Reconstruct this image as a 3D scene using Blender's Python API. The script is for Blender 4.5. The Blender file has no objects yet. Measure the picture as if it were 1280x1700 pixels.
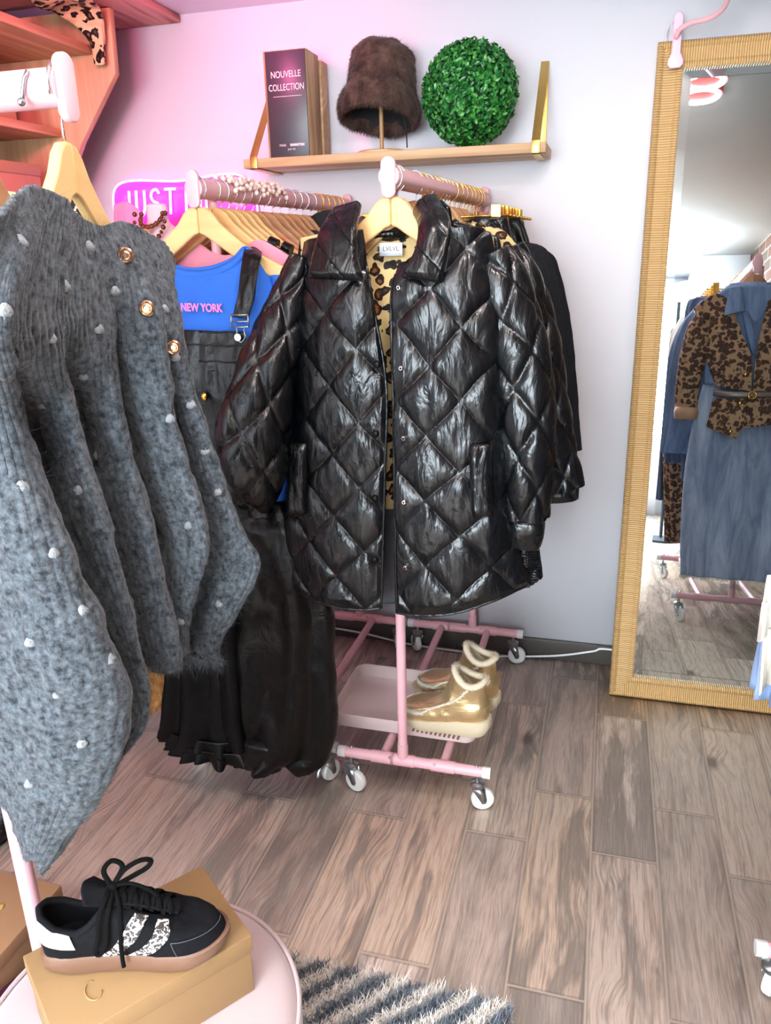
import bpy, bmesh, math, random
import numpy as np
from mathutils import Vector, Matrix
random.seed(7); rng = np.random.default_rng(7)
S = bpy.context.scene; COL = S.collection
PI = math.pi; V3 = lambda *a: np.array(a, float)
# ---------------------------------------------------------------- camera
FPX = 1288.7; YAW, PITCH, ROLL = 0.27864, 0.323862, -0.023768
EYE = V3(0, 0, 1.34)
def cam_axes():
    cy, sy, cp, sp = math.cos(YAW), math.sin(YAW), math.cos(PITCH), math.sin(PITCH)
    f = V3(-sy*cp, cy*cp, -sp); r = V3(cy, sy, 0); u = np.cross(r, f)
    return math.cos(ROLL)*r+math.sin(ROLL)*u, -math.sin(ROLL)*r+math.cos(ROLL)*u, f
CR, CU, CF = cam_axes()
cd = bpy.data.cameras.new('camera'); cam = bpy.data.objects.new('camera', cd); COL.objects.link(cam)
cd.sensor_fit = 'VERTICAL'; cd.sensor_height = 36; cd.lens = FPX/1700*36; cd.clip_start = .05
Mx = Matrix.Identity(4)
for i in range(3): Mx[i][0], Mx[i][1], Mx[i][2], Mx[i][3] = CR[i], CU[i], -CF[i], EYE[i]
cam.matrix_world = Mx; S.camera = cam
# ---------------------------------------------------------------- view, world, lights
S.view_settings.view_transform = 'Standard'; S.view_settings.look = 'None'
S.view_settings.gamma = 1; S.view_settings.use_curve_mapping = False
S.view_settings.exposure = 0.82
W = bpy.data.worlds.new('world'); S.world = W; W.use_nodes = True
W.node_tree.nodes['Background'].inputs[0].default_value = (.8, .87, 1, 1)
W.node_tree.nodes['Background'].inputs[1].default_value = .5
def area(name, loc, to, size, power, col, sy=None, spread=None):
    l = bpy.data.lights.new(name, 'AREA'); l.energy = power; l.color = col; l.size = size
    if sy: l.shape = 'RECTANGLE'; l.size_y = sy
    else: l.shape = 'DISK'
    if spread: l.spread = spread
    o = bpy.data.objects.new(name, l); COL.objects.link(o); o.location = loc
    o.rotation_euler = (Vector(to)-Vector(loc)).to_track_quat('-Z', 'Y').to_euler(); return o
area('window_daylight', (-.68, -2.28, 1.3), (-.45, 1, 1.2), 1.7, 95, (.84, .93, 1), 1.25)
RINGS = [(.262, 1.60), (.262, 1.725), (-.95, .35), (-.08, .98), (-.12, .22), (-.6, -.6), (-.5, -1.4)]  # first pair shows in the mirror; the others are added, unseen, to brighten the room
area('pink_ring_light', (-1.02, 1.22, 1.93), (-1.9, 1.7, 1.75), .16, 6.5, (1, .15, .36), spread=math.radians(110))
area('pink_ceiling_glow', (-1.0, 1.93, 1.93), (-1.05, 2.45, 2.08), .12, 1.2, (1, .15, .42), spread=math.radians(150))  # added light without a fixture, turns the ceiling pink
# ---------------------------------------------------------------- pixel helpers: a photo point put at a real depth
def ray(px, py): return CR*((px-640)/FPX)+CU*((850-py)/FPX)+CF
def A(px, py, y): d = ray(px, py); return EYE+d*(y/d[1])
def AZ(px, py, z): d = ray(px, py); return EYE+d*((z-EYE[2])/d[2])
MA = math.radians(5.6); MN = V3(0, -math.cos(MA), math.sin(MA)); MP = V3(0, 2.25, 0)
def MR(px, py, y):                                   # what the mirror shows at a pixel, at real depth y
    d = ray(px, py); h = EYE+d*(((MP-EYE)@MN)/(d@MN)); r = d-2*(d@MN)*MN
    return h+r*((y-h[1])/r[1])
def project(P):
    d = np.asarray(P)-EYE; return np.array([640+FPX*(d@CR)/(d@CF), 850-FPX*(d@CU)/(d@CF)])
# ---------------------------------------------------------------- numpy noise
def _hash(ix, iy, iz, seed):
    h = (ix*374761393+iy*668265263+iz*2147483647+seed*1274126177) & 0xffffffff
    h = ((h ^ (h >> 13))*1274126177) & 0xffffffff
    h = h ^ (h >> 16)
    return (h & 0xffff)/32767.5-1
def vnoise(P, seed=0):
    P = np.asarray(P, float); I = np.floor(P).astype(np.int64); F = P-I; F = F*F*(3-2*F)
    r = 0
    for dx in (0, 1):
        for dy in (0, 1):
            for dz in (0, 1):
                w = (F[..., 0] if dx else 1-F[..., 0])*(F[..., 1] if dy else 1-F[..., 1])*(F[..., 2] if dz else 1-F[..., 2])
                r = r+w*_hash(I[..., 0]+dx, I[..., 1]+dy, I[..., 2]+dz, seed)
    return r
def fbm(P, o=3, seed=0):
    r = 0; a = 1; P = np.asarray(P, float)
    for k in range(o): r = r+a*vnoise(P*2**k, seed+k); a *= .5
    return r
def ridge(P, o=3, seed=0):
    r = 0; a = 1; P = np.asarray(P, float)
    for k in range(o): r = r+a*(1-2*np.abs(vnoise(P*2**k, seed+k))); a *= .5
    return r
# ---------------------------------------------------------------- objects
WM = {}
def tag(o, label=None, cat=None, group=None, kind=None):
    if label: o['label'] = label
    if cat: o['category'] = cat
    if group: o['group'] = group
    if kind: o['kind'] = kind
    return o
def thing(name, label, cat, loc=(0, 0, 0), rz=0, group=None):
    o = bpy.data.objects.new(name, None); COL.objects.link(o); o.empty_display_size = .05
    o.location = [float(c) for c in loc]; o.rotation_euler = (0, 0, rz)
    WM[o.name] = Matrix.Translation(o.location) @ Matrix.Rotation(rz, 4, 'Z')
    return tag(o, label, cat, group)
class MB:
    def __init__(s): s.v = []; s.f = []; s.n = 0
    def add(s, v, f):
        v = np.asarray(v, float).reshape(-1, 3); s.v.append(v); s.f += [tuple(int(i)+s.n for i in q) for q in f]; s.n += len(v); return s
    def grid(s, G, closed=False, cap=False):
        nu, nv = G.shape[:2]; b = s.n; s.v.append(G.reshape(-1, 3)); s.n += nu*nv
        i = np.arange(nu if closed else nu-1)[:, None]; j = np.arange(nv-1)[None, :]; i2 = (i+1) % nu
        q = np.stack([b+i*nv+j, b+i2*nv+j, b+i2*nv+j+1, b+i*nv+j+1], -1).reshape(-1, 4)
        s.f += q.tolist()
        if cap and closed:
            s.f.append([b+k*nv for k in range(nu)][::-1]); s.f.append([b+k*nv+nv-1 for k in range(nu)])
        return s
    def box(s, c, d, rz=0, M=None):
        c = np.asarray(c, float); d = np.asarray(d, float)/2
        v = np.array([[x, y, z] for x in (-1, 1) for y in (-1, 1) for z in (-1, 1)])*d
        if rz: co, si = math.cos(rz), math.sin(rz); v = v @ np.array([[co, si, 0], [-si, co, 0], [0, 0, 1]])
        if M is not None: v = v @ np.asarray(M).T
        return s.add(v+c, [(0, 1, 3, 2), (4, 6, 7, 5), (0, 4, 5, 1), (2, 3, 7, 6), (0, 2, 6, 4), (1, 5, 7, 3)])
    def bb(s, a, b): a = np.asarray(a, float); b = np.asarray(b, float); return s.box((a+b)/2, np.abs(b-a))
    def tube(s, P, r, n=10, closed=False, cap=True):
        G = tubegrid(P, r, n, closed)
        if closed: G = np.concatenate([G, G[:, :1]], 1)
        return s.grid(G, True, cap and not closed)
    def lathe(s, prof, o=(0, 0, 0), n=24, ax='Z'):
        prof = np.asarray(prof, float); t = np.linspace(0, 2*PI, n, endpoint=False)[:, None]
        r, z = prof[:, 0][None], prof[:, 1][None]+0*t
        G = np.stack([r*np.cos(t), r*np.sin(t), z], -1)
        if ax == 'X': G = G[..., [2, 0, 1]]
        if ax == 'Y': G = G[..., [0, 2, 1]]; G = G[::-1]
        return s.grid(G+np.asarray(o, float), True, True)
    def ball(s, c, r, n=12):
        r = np.asarray(r if np.ndim(r) else (r, r, r), float); t = np.linspace(0, PI, n//2+2)
        G = np.zeros((n, len(t), 3)); a = np.linspace(0, 2*PI, n, endpoint=False)[:, None]
        G[..., 0] = np.sin(t)*np.cos(a); G[..., 1] = np.sin(t)*np.sin(a); G[..., 2] = -np.cos(t)+0*a
        return s.grid(G*r+np.asarray(c, float), True)
    def prism(s, poly, o, ex, ey, th):
        o = np.asarray(o, float); ex = np.asarray(ex, float); ey = np.asarray(ey, float); nz = np.cross(ex, ey); nz /= np.linalg.norm(nz)
        P = np.array([o+ex*a+ey*b for a, b in poly]); n = len(P)
        return s.add(np.vstack([P, P+nz*th]), [tuple(range(n))[::-1], tuple(range(n, 2*n))]+[(i, (i+1) % n, (i+1) % n+n, i+n) for i in range(n)])
def tubegrid(P, r, n=10, closed=False, r2=None, up=None, pw=1.0):
    P = np.asarray(P, float); m = len(P); r = np.broadcast_to(np.asarray(r, float), (m,)); r2 = r if r2 is None else np.broadcast_to(np.asarray(r2, float), (m,))
    T = np.roll(P, -1, 0)-np.roll(P, 1, 0) if closed else np.gradient(P, axis=0)
    T /= np.linalg.norm(T, axis=1, keepdims=True)+1e-12
    u = np.asarray(up, float) if up is not None else (V3(0, 0, 1) if abs(T[0][2]) < .9 else V3(1, 0, 0))
    a = np.linspace(0, 2*PI, n, endpoint=False); c, si = np.cos(a), np.sin(a)
    if pw != 1: c = np.sign(c)*np.abs(c)**pw; si = np.sign(si)*np.abs(si)**pw
    G = np.zeros((n, m, 3))
    for i in range(m):
        if up is not None: u = np.asarray(up, float)
        u = u-T[i]*(u@T[i]); u /= np.linalg.norm(u)+1e-12; w = np.cross(T[i], u)
        G[:, i] = P[i]+r[i]*c[:, None]*w+r2[i]*si[:, None]*u
    return G
def obj(name, mb, mat, parent=None, smooth=False, bevel=0, solid=0, sub=0, segs=2, origin=None, offset=0):
    v = np.concatenate(mb.v) if mb.v else np.zeros((0, 3)); lo, hi = v.min(0), v.max(0)
    c = np.array(origin, float) if origin is not None else V3((lo[0]+hi[0])/2, (lo[1]+hi[1])/2, lo[2])
    me = bpy.data.meshes.new(name)
    f = mb.f; nl = np.fromiter((len(q) for q in f), int, len(f)); st = np.concatenate([[0], np.cumsum(nl)[:-1]])
    me.vertices.add(len(v)); me.vertices.foreach_set('co', (v-c).astype(np.float32).ravel())
    fl = np.fromiter((i for q in f for i in q), int, int(nl.sum()))
    me.loops.add(len(fl)); me.loops.foreach_set('vertex_index', fl)
    me.polygons.add(len(f)); me.polygons.foreach_set('loop_start', st); me.polygons.foreach_set('loop_total', nl)
    if smooth: me.polygons.foreach_set('use_smooth', np.ones(len(f), bool))
    me.update(calc_edges=True); me.validate()
    if smooth == 'auto': me.set_sharp_from_angle(angle=math.radians(38))
    me.materials.append(mat)
    o = bpy.data.objects.new(name, me); COL.objects.link(o); o.location = c.tolist()
    WM[o.name] = Matrix.Translation(Vector(c.tolist()))
    if parent is not None: o.parent = parent; o.matrix_parent_inverse = WM[parent.name].inverted()
    if solid: m = o.modifiers.new('solid', 'SOLIDIFY'); m.thickness = solid; m.offset = offset
    if bevel: m = o.modifiers.new('bevel', 'BEVEL'); m.width = bevel; m.segments = segs; m.limit_method = 'ANGLE'; m.angle_limit = math.radians(40)
    if sub: m = o.modifiers.new('sub', 'SUBSURF'); m.levels = m.render_levels = sub
    return o
def one(name, label, cat, mb, mat, group=None, kind=None, **k): return tag(obj(name, mb, mat, **k), label, cat, group, kind)
def struct(name, mb, mat, parent=None, **k):
    o = obj(name, mb, mat, parent, **k)
    if parent is None: o['kind'] = 'structure'
    return o
def dup(root, loc, rz=None, label=None, group=None, scale=None, parent=None):
    r = root.copy(); COL.objects.link(r)
    if parent is None:
        r.location = [float(c) for c in loc]
        if rz is not None: r.rotation_euler = (0, 0, rz)
        if scale: r.scale = scale if np.ndim(scale) else (scale,)*3
        if label: r['label'] = label
        if group: r['group'] = group
        WM[r.name] = Matrix.LocRotScale(r.location, r.rotation_euler, r.scale)
    else: r.parent = parent; r.matrix_parent_inverse = root.matrix_parent_inverse.copy()
    for ch in list(root.children): dup(ch, None, parent=r)
    return r
def crs(P, t):                                        # Catmull-Rom resample of P (n,...) at t in 0..n-1
    P = np.asarray(P, float); n = len(P); i = np.clip(np.floor(t).astype(int), 0, n-2); f = (t-i).reshape((-1,)+(1,)*(P.ndim-1))
    p1, p2 = P[i], P[i+1]; p0 = np.where((i > 0).reshape(f.shape), P[np.maximum(i-1, 0)], 2*p1-p2); p3 = np.where((i < n-2).reshape(f.shape), P[np.minimum(i+2, n-1)], 2*p2-p1)
    return .5*((2*p1)+(-p0+p2)*f+(2*p0-5*p1+4*p2-p3)*f*f+(-p0+3*p1-3*p2+p3)*f**3)
def loft(cols, nu, nv, ut=None):                      # cols: columns of world points (same length)
    C = np.asarray(cols, float)
    C = crs(C, np.linspace(0, len(C)-1, nu) if ut is None else ut)
    return np.swapaxes(crs(np.swapaxes(C, 0, 1), np.linspace(0, C.shape[1]-1, nv)), 0, 1)
def normals(G, closed=False):
    if closed: du = np.roll(G, -1, 0)-np.roll(G, 1, 0)
    else: du = np.gradient(G, axis=0)
    dv = np.gradient(G, axis=1); n = np.cross(du, dv); return n/(np.linalg.norm(n, axis=-1, keepdims=True)+1e-12)
def facecam(G, N):
    s = np.sign(((EYE-G)*N).sum(-1).mean()); return N*s
def text_mesh(body, size, bold=0.0, extrude=.0008, sx=1.0, spacing=1.0):
    cu = bpy.data.curves.new('t', 'FONT'); cu.body = body; cu.size = size; cu.extrude = extrude; cu.offset = bold; cu.align_x = 'CENTER'; cu.align_y = 'CENTER'; cu.space_character = spacing
    o = bpy.data.objects.new('t', cu); COL.objects.link(o); dg = bpy.context.evaluated_depsgraph_get()
    me = bpy.data.meshes.new_from_object(o.evaluated_get(dg)); v = np.array([tuple(p.co) for p in me.vertices]); v[:, 0] *= sx; f = [tuple(p.vertices) for p in me.polygons]
    bpy.data.objects.remove(o); bpy.data.meshes.remove(me); return v, f
def place_text(mb, body, size, c, ex, ey, **k):
    v, f = text_mesh(body, size, **k); ex = np.asarray(ex, float); ey = np.asarray(ey, float); ez = np.cross(ex, ey)
    mb.add(np.asarray(c)+v[:, :1]*ex+v[:, 1:2]*ey+v[:, 2:]*ez, f); return mb
def hairs(P, D, L, w, mb, bend=.3, seg=2, curl=None):   # thin tapering blades; P,D (N,3); L,w scalar or (N,)
    N = len(P); D = D/(np.linalg.norm(D, axis=1, keepdims=True)+1e-9); L = np.broadcast_to(L, (N,))[:, None]; w = np.broadcast_to(w, (N,))[:, None]
    R = rng.normal(size=(N, 3)); side = np.cross(D, R); side /= np.linalg.norm(side, axis=1, keepdims=True)+1e-9
    bd = curl if curl is not None else np.cross(side, D)*rng.normal(size=(N, 1))
    pts = [P+D*L*t+bd*L*bend*t*t for t in np.linspace(0, 1, seg+1)]
    vs = []
    for k, p in enumerate(pts[:-1]):
        ww = w*(1-.6*k/seg); vs += [p-side*ww, p+side*ww]
    vs.append(pts[-1]); K = 2*seg+1; Vv = np.stack(vs, 1).reshape(-1, 3); b = mb.n; mb.v.append(Vv); mb.n += len(Vv)
    i = b+np.arange(N)[:, None]*K; F = []
    for k in range(seg-1): F.append(np.concatenate([i+2*k, i+2*k+1, i+2*k+3, i+2*k+2], 1).tolist())
    F.append(np.concatenate([i+2*seg-2, i+2*seg-1, i+2*seg], 1).tolist())
    for q in F: mb.f += q
    return mb
def sample_grid(G, N, N_=None):
    nu, nv = G.shape[:2]; a = rng.random(N)*(nu-1.001); b = rng.random(N)*(nv-1.001); i = a.astype(int); j = b.astype(int); fa = (a-i)[:, None]; fb = (b-j)[:, None]
    f = lambda X: X[i, j]*(1-fa)*(1-fb)+X[i+1, j]*fa*(1-fb)+X[i, j+1]*(1-fa)*fb+X[i+1, j+1]*fa*fb
    return f(G), f(N_ if N_ is not None else normals(G))
# ---------------------------------------------------------------- materials
def lin(r, g, b): return tuple(((c/255)/12.92 if c/255 <= .04045 else ((c/255+.055)/1.055)**2.4) for c in (r, g, b))+(1,)
class NT:
    def __init__(s, name):
        s.m = bpy.data.materials.new(name); s.m.use_nodes = True; s.t = s.m.node_tree; s.b = s.t.nodes['Principled BSDF']; s.pos = None
    def n(s, typ, ins=None, **k):
        o = s.t.nodes.new(typ)
        for a, b in k.items(): setattr(o, a, b)
        for a, b in (ins or {}).items(): s.set(o.inputs[a], b)
        return o
    def set(s, i, v):
        if isinstance(v, bpy.types.NodeSocket): s.t.links.new(v, i)
        else: i.default_value = v
    def obj(s):
        if s.pos is None: s.pos = s.n('ShaderNodeTexCoord').outputs['Object']
        return s.pos
    def math(s, op, a, b=None, c=None, clamp=False):
        o = s.n('ShaderNodeMath', operation=op, use_clamp=clamp); s.set(o.inputs[0], a)
        if b is not None: s.set(o.inputs[1], b)
        if c is not None: s.set(o.inputs[2], c)
        return o.outputs[0]
    def vm(s, op, a, b=None):
        o = s.n('ShaderNodeVectorMath', operation=op); s.set(o.inputs[0], a)
        if b is not None: s.set(o.inputs[1], b)
        return o.outputs[0]
    def noise(s, scale, vec=None, detail=3, rough=.5, dist=0, col=False):
        o = s.n('ShaderNodeTexNoise', {'Vector': vec or s.obj(), 'Scale': scale, 'Detail': detail, 'Roughness': rough, 'Distortion': dist}); return o.outputs['Color' if col else 'Fac']
    def ramp(s, fac, stops, interp='LINEAR'):
        o = s.n('ShaderNodeValToRGB', {'Fac': fac}); e = o.color_ramp; e.interpolation = interp
        while len(e.elements) < len(stops): e.elements.new(.5)
        for q, (p, c) in zip(e.elements, stops): q.position = p; q.color = c if np.ndim(c) else (c, c, c, 1)
        return o.outputs[0]
    def mix(s, f, a, b, mode='MIX'):
        o = s.n('ShaderNodeMix', data_type='RGBA', blend_type=mode); s.set(o.inputs[0], f); s.set(o.inputs[6], a); s.set(o.inputs[7], b); return o.outputs[2]
    def bump(s, h, strength=.3, dist=.01): s.set(s.b.inputs['Normal'], s.n('ShaderNodeBump', {'Height': h, 'Strength': strength, 'Distance': dist}).outputs[0]); return s
    def out(s, color=None, rough=None, metal=None, **k):
        if color is not None: s.set(s.b.inputs['Base Color'], color)
        if rough is not None: s.set(s.b.inputs['Roughness'], rough)
        if metal is not None: s.set(s.b.inputs['Metallic'], metal)
        for a, b in k.items(): s.set(s.b.inputs[a.replace('_', ' ')], b)
        return s.m
def simple(name, col, rough=.5, metal=0, var=.12, vs=30, bump=0, bs=200, **k):
    t = NT(name); f = t.noise(vs, detail=3); c = t.mix(f, tuple(x*(1-var) for x in col[:3])+(1,), tuple(min(1, x*(1+var)) for x in col[:3])+(1,))
    if bump: t.bump(t.noise(bs, detail=2), bump, .002)
    return t.out(c, rough, metal, **k)
def emit(name, col, st):
    t = NT(name); t.b.inputs['Base Color'].default_value = col; t.b.inputs['Emission Color'].default_value = col; t.b.inputs['Emission Strength'].default_value = st; return t.m
def wood(name, c1, c2, axis=0, sc=1, rough=.45, rings=1.0):
    t = NT(name); s = [28*sc]*3; s[axis] = 2.2*sc; p = t.vm('MULTIPLY', t.obj(), tuple(s))
    f = t.noise(1, p, 5, .6, .6); g = t.noise(.35, p, 2, .5, 1.5)
    g = t.math('SINE', t.math('MULTIPLY', g, 34*rings)); g = t.math('MULTIPLY_ADD', g, .22, f)
    c = t.ramp(g, [(.25, c1), (.75, c2)]); t.bump(g, .12, .002); return t.out(c, rough)
def leopard(name, base, brown, black, sc=26, rough=.6, soft=.03, thr0=.16):
    t = NT(name); d = t.n('ShaderNodeVectorMath', operation='MULTIPLY_ADD'); t.set(d.inputs[0], t.noise(sc*.9, detail=2, col=True)); d.inputs[1].default_value = (.034,)*3; t.set(d.inputs[2], t.obj())
    v = t.n('ShaderNodeTexVoronoi', {'Vector': d.outputs[0], 'Scale': sc, 'Randomness': .62}).outputs['Distance']
    brk = t.noise(sc*1.6, detail=2); thr = t.math('MULTIPLY_ADD', brk, .55, thr0)
    ring = t.ramp(t.math('SUBTRACT', v, thr), [(.0, (1,)*3+(1,)), (soft, (0, 0, 0, 1))])
    core = t.ramp(v, [(.17, (1,)*3+(1,)), (.25, (0, 0, 0, 1))])
    base_ = t.mix(t.math('MULTIPLY', t.noise(9, detail=2), .6), base, tuple(x*.75 for x in base[:3])+(1,)); c = t.mix(ring, base_, black); c = t.mix(t.math('MULTIPLY', core, t.ramp(brk, [(.4, 0.), (.55, .95)])), c, brown)
    t.bump(t.noise(700, detail=2), .15, .001); return t.out(c, rough, Specular_IOR_Level=.2)
M = {}
def mat_floor():
    t = NT('wood_look_tile'); P = t.n('ShaderNodeNewGeometry').outputs['Position']; sx = t.n('ShaderNodeSeparateXYZ', {0: P}); X, Y = sx.outputs[0], sx.outputs[1]
    gx = t.math('DIVIDE', t.math('SUBTRACT', X, .0405), .1477); col = t.math('FLOOR', gx); fx = t.math('SUBTRACT', gx, col)
    par = t.math('ABSOLUTE', t.math('MODULO', col, 2)); y0 = t.math('MULTIPLY_ADD', par, .19, .363)
    gy = t.math('DIVIDE', t.math('SUBTRACT', Y, y0), .585); row = t.math('FLOOR', gy); fy = t.math('SUBTRACT', gy, row)
    ex = t.math('MULTIPLY', t.math('MINIMUM', fx, t.math('SUBTRACT', 1, fx)), .1477); ey = t.math('MULTIPLY', t.math('MINIMUM', fy, t.math('SUBTRACT', 1, fy)), .585)
    e = t.math('MINIMUM', ex, ey)
    idv = t.n('ShaderNodeCombineXYZ', {0: col, 1: row, 2: 3.7}).outputs[0]; wn = t.n('ShaderNodeTexWhiteNoise', {'Vector': idv}); rc = wn.outputs['Color']; rv = wn.outputs['Value']
    rr = t.n('ShaderNodeSeparateColor', {0: rc})
    off = t.vm('MULTIPLY', rc, (37, 23, 11)); Q = t.vm('ADD', P, off)
    warp = t.vm('MULTIPLY', t.vm('SUBTRACT', t.noise(4, Q, 2, col=True), (.5, .5, .5)), (.03, .0, 0)); Qw = t.vm('ADD', Q, warp)
    # knots stretch the grain around them
    kn = t.n('ShaderNodeTexVoronoi', {'Vector': t.vm('MULTIPLY', Q, (5.5, 3.2, 1)), 'Scale': 1}); kd = kn.outputs['Distance']
    kmask = t.ramp(kd, [(.05, 1.), (.14, 0.)]); ksel = t.ramp(kn.outputs['Color'], [(.55, 0.), (.6, 1.)])
    kk = t.math('MULTIPLY', kmask, ksel)
    kring = t.math('MULTIPLY', t.ramp(kd, [(.05, .6), (.32, 0.)]), 1)
    Qk = t.vm('ADD', Qw, t.n('ShaderNodeCombineXYZ', {0: t.math('MULTIPLY', kring, .05), 1: 0., 2: 0.}).outputs[0])
    grain = t.noise(1, t.vm('MULTIPLY', Qk, (120, 4, 1)), 5, .62, .25)
    fine = t.noise(1, t.vm('MULTIPLY', Qk, (330, 14, 1)), 4, .7)
    rings = t.math('SINE', t.math('MULTIPLY', t.noise(1, t.vm('MULTIPLY', Qk, (11, 1.1, 1)), 2, .4, .2), 60)); rings = t.math('MULTIPLY_ADD', rings, .5, .5)
    smud = t.noise(1, t.vm('MULTIPLY', Qw, (15, 2.6, 1)), 4, .6, .5)
    base = t.ramp(rv, [(0, lin(228, 204, 184)), (.2, lin(190, 174, 160)), (.4, lin(236, 208, 180)), (.55, lin(168, 154, 142)), (.7, lin(240, 220, 204)), (.88, lin(222, 190, 152))], 'CONSTANT')
    c = t.mix(t.ramp(grain, [(.38, .8), (.52, 0.)]), base, lin(138, 116, 98))
    c = t.mix(t.math('MULTIPLY', t.ramp(rings, [(0, .7), (.3, 0.)]), t.math('MULTIPLY_ADD', rr.outputs[0], .8, .1)), c, lin(124, 104, 88))
    sm = t.math('ADD', smud, t.math('MULTIPLY_ADD', rr.outputs[1], .22, -.11))
    c = t.mix(t.ramp(sm, [(.53, 0.), (.64, .85)]), c, lin(104, 96, 88))
    c = t.mix(t.math('MULTIPLY', t.ramp(t.math('SUBTRACT', 1.0, sm), [(.50, 0.), (.62, .6)]), 1), c, lin(222, 200, 182))
    c = t.mix(t.ramp(fine, [(.38, .5), (.54, 0.)]), c, lin(98, 84, 72))
    c = t.mix(t.ramp(fine, [(.58, 0.), (.75, .35)]), c, lin(226, 208, 192))
    c = t.mix(t.math('MULTIPLY', kk, .85), c, lin(58, 48, 44))
    c = t.n('ShaderNodeGamma', {0: c, 1: .6}).outputs[0]; c = t.n('ShaderNodeHueSaturation', {'Saturation': 1.15, 'Value': 1.3, 'Color': c}).outputs[0]
    c = t.mix(t.ramp(e, [(.0032, .5), (.0065, 0.)]), c, lin(110, 92, 78))
    gm = t.ramp(e, [(.0020, 1.), (.0030, 0.)]); c = t.mix(gm, c, lin(244, 230, 212))
    h = t.math('SUBTRACT', t.math('MULTIPLY', grain, .5), t.math('MULTIPLY', gm, .3)); t.bump(h, .35, .002)
    return t.out(c, t.math('MULTIPLY_ADD', smud, .2, .28), Specular_IOR_Level=.45)
M['floor'] = mat_floor()
def mat_plaster(name, c, b=.05):
    t = NT(name); f = t.noise(2.5, detail=4); cc = t.mix(f, tuple(x*.97 for x in c[:3])+(1,), c); t.bump(t.noise(60, detail=4), b, .003); return t.out(cc, .62, Specular_IOR_Level=.3)
M['wall'] = mat_plaster('white_wall_paint', lin(232, 232, 238)); M['ceiling'] = mat_plaster('ceiling_paint', lin(243, 246, 247), .15)
def mat_brick():
    t = NT('brick_wall'); P = t.n('ShaderNodeNewGeometry').outputs['Position']; s = t.n('ShaderNodeSeparateXYZ', {0: P}); v = t.n('ShaderNodeCombineXYZ', {0: s.outputs[1], 1: s.outputs[2]}).outputs[0]
    b = t.n('ShaderNodeTexBrick', {'Vector': v, 'Color1': lin(150, 92, 70), 'Color2': lin(108, 92, 84), 'Mortar': lin(206, 196, 176), 'Scale': 1.0, 'Mortar Size': .006, 'Brick Width': .215, 'Row Height': .075, 'Bias': -.1, 'Mortar Smooth': .2})
    c = t.mix(t.noise(30, detail=4), b.outputs[0], lin(120, 104, 92), 'MULTIPLY'); c = t.mix(.55, b.outputs[0], c); t.bump(b.outputs['Fac'], -.6, .01); return t.out(c, .85)
M['brick'] = mat_brick()
M['pink'] = simple('pink_powder_coat', lin(228, 176, 184), .38, var=.03)
M['pinkw'] = simple('pink_lamp_plastic', lin(236, 196, 212), .4, var=.02)
M['cap'] = simple('white_plastic', lin(226, 224, 224), .4, var=.03)
M['wheel'] = simple('nylon_wheel', lin(235, 238, 236), .35, var=.03)
M['steel'] = simple('zinc_steel', lin(170, 178, 182), .3, 1, var=.08)
M['chrome'] = simple('chrome', lin(215, 218, 222), .16, 1, var=.03)
M['gold'] = simple('gold_metal', lin(226, 176, 84), .25, 1, var=.05)
M['brass'] = simple('brushed_brass', lin(200, 164, 92), .35, .85, var=.08)
M['rose'] = simple('rose_gold_button', lin(222, 188, 160), .2, 1, var=.05)
M['hangerwood'] = wood('pale_hanger_wood', lin(204, 160, 98), lin(232, 192, 130), 0, .8, .4, .4)
M['hangerdark'] = wood('brown_hanger_wood', lin(156, 104, 66), lin(196, 144, 100), 0, .8, .4, .5)
M['oak'] = wood('oak_shelf', lin(176, 136, 92), lin(214, 178, 134), 0, .9, .5, .6)
M['oakv'] = wood('oak_block', lin(150, 116, 76), lin(200, 168, 122), 2, .9, .55, 1)
M['oaky'] = wood('oak_shelving', lin(170, 128, 90), lin(206, 164, 122), 1, .9, .5, .7)
M['oakp'] = wood('oak_end_panel', lin(158, 122, 88), lin(190, 152, 112), 2, .9, .5, .2)
M['rough'] = wood('weathered_board', lin(150, 96, 84), lin(206, 150, 136), 1, .8, .75, 1)
M['kraft'] = simple('kraft_card', lin(156, 124, 84), .6, var=.06, vs=5)
M['kraftd'] = simple('darker_kraft_card', lin(172, 128, 92), .6, var=.06, vs=5)
M['velvet'] = simple('pale_pink_velvet', lin(196, 174, 174), .8, var=.05, vs=6, Sheen_Weight=.5)
M['blk'] = simple('black_fabric', lin(22, 22, 25), .8, var=.3, vs=60, bump=.3, bs=500)
M['blkw'] = simple('black_wool', lin(38, 40, 44), .95, var=.35, vs=160, bump=.6, bs=260, Specular_IOR_Level=.1)
M['lining'] = simple('charcoal_lining', lin(52, 54, 62), .5, var=.1)
M['paper'] = simple('woven_label', lin(225, 230, 235), .7, var=.03)
M['ink'] = simple('ink', lin(70, 74, 88), .7, var=.02)
M['leo'] = leopard('leopard_lining', lin(216, 188, 132), lin(150, 84, 38), lin(30, 22, 18), 36)
M['leo2'] = leopard('brown_leopard_wool', lin(180, 144, 114), lin(110, 80, 64), lin(78, 58, 50), 42, .9, .12, thr0=.2)
M['leo3'] = leopard('white_leopard', lin(225, 222, 214), lin(120, 112, 108), lin(60, 56, 56), 110, thr0=.22)
M['leo4'] = leopard('leopard_scarf', lin(206, 170, 128), lin(120, 80, 50), lin(22, 16, 14), 34)
def mat_pvc():
    t = NT('glossy_quilted_fabric'); p = t.vm('MULTIPLY', t.obj(), (1.6, 1, .7)); a = t.noise(15, p, 3, .5, 1.6); b = t.noise(48, p, 2, .5, 1.2)
    h = t.math('MULTIPLY_ADD', b, .16, a); t.bump(h, .42, .011); return t.out(lin(9, 12, 15), t.math('MULTIPLY_ADD', a, .16, .2), Specular_IOR_Level=.5)
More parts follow.
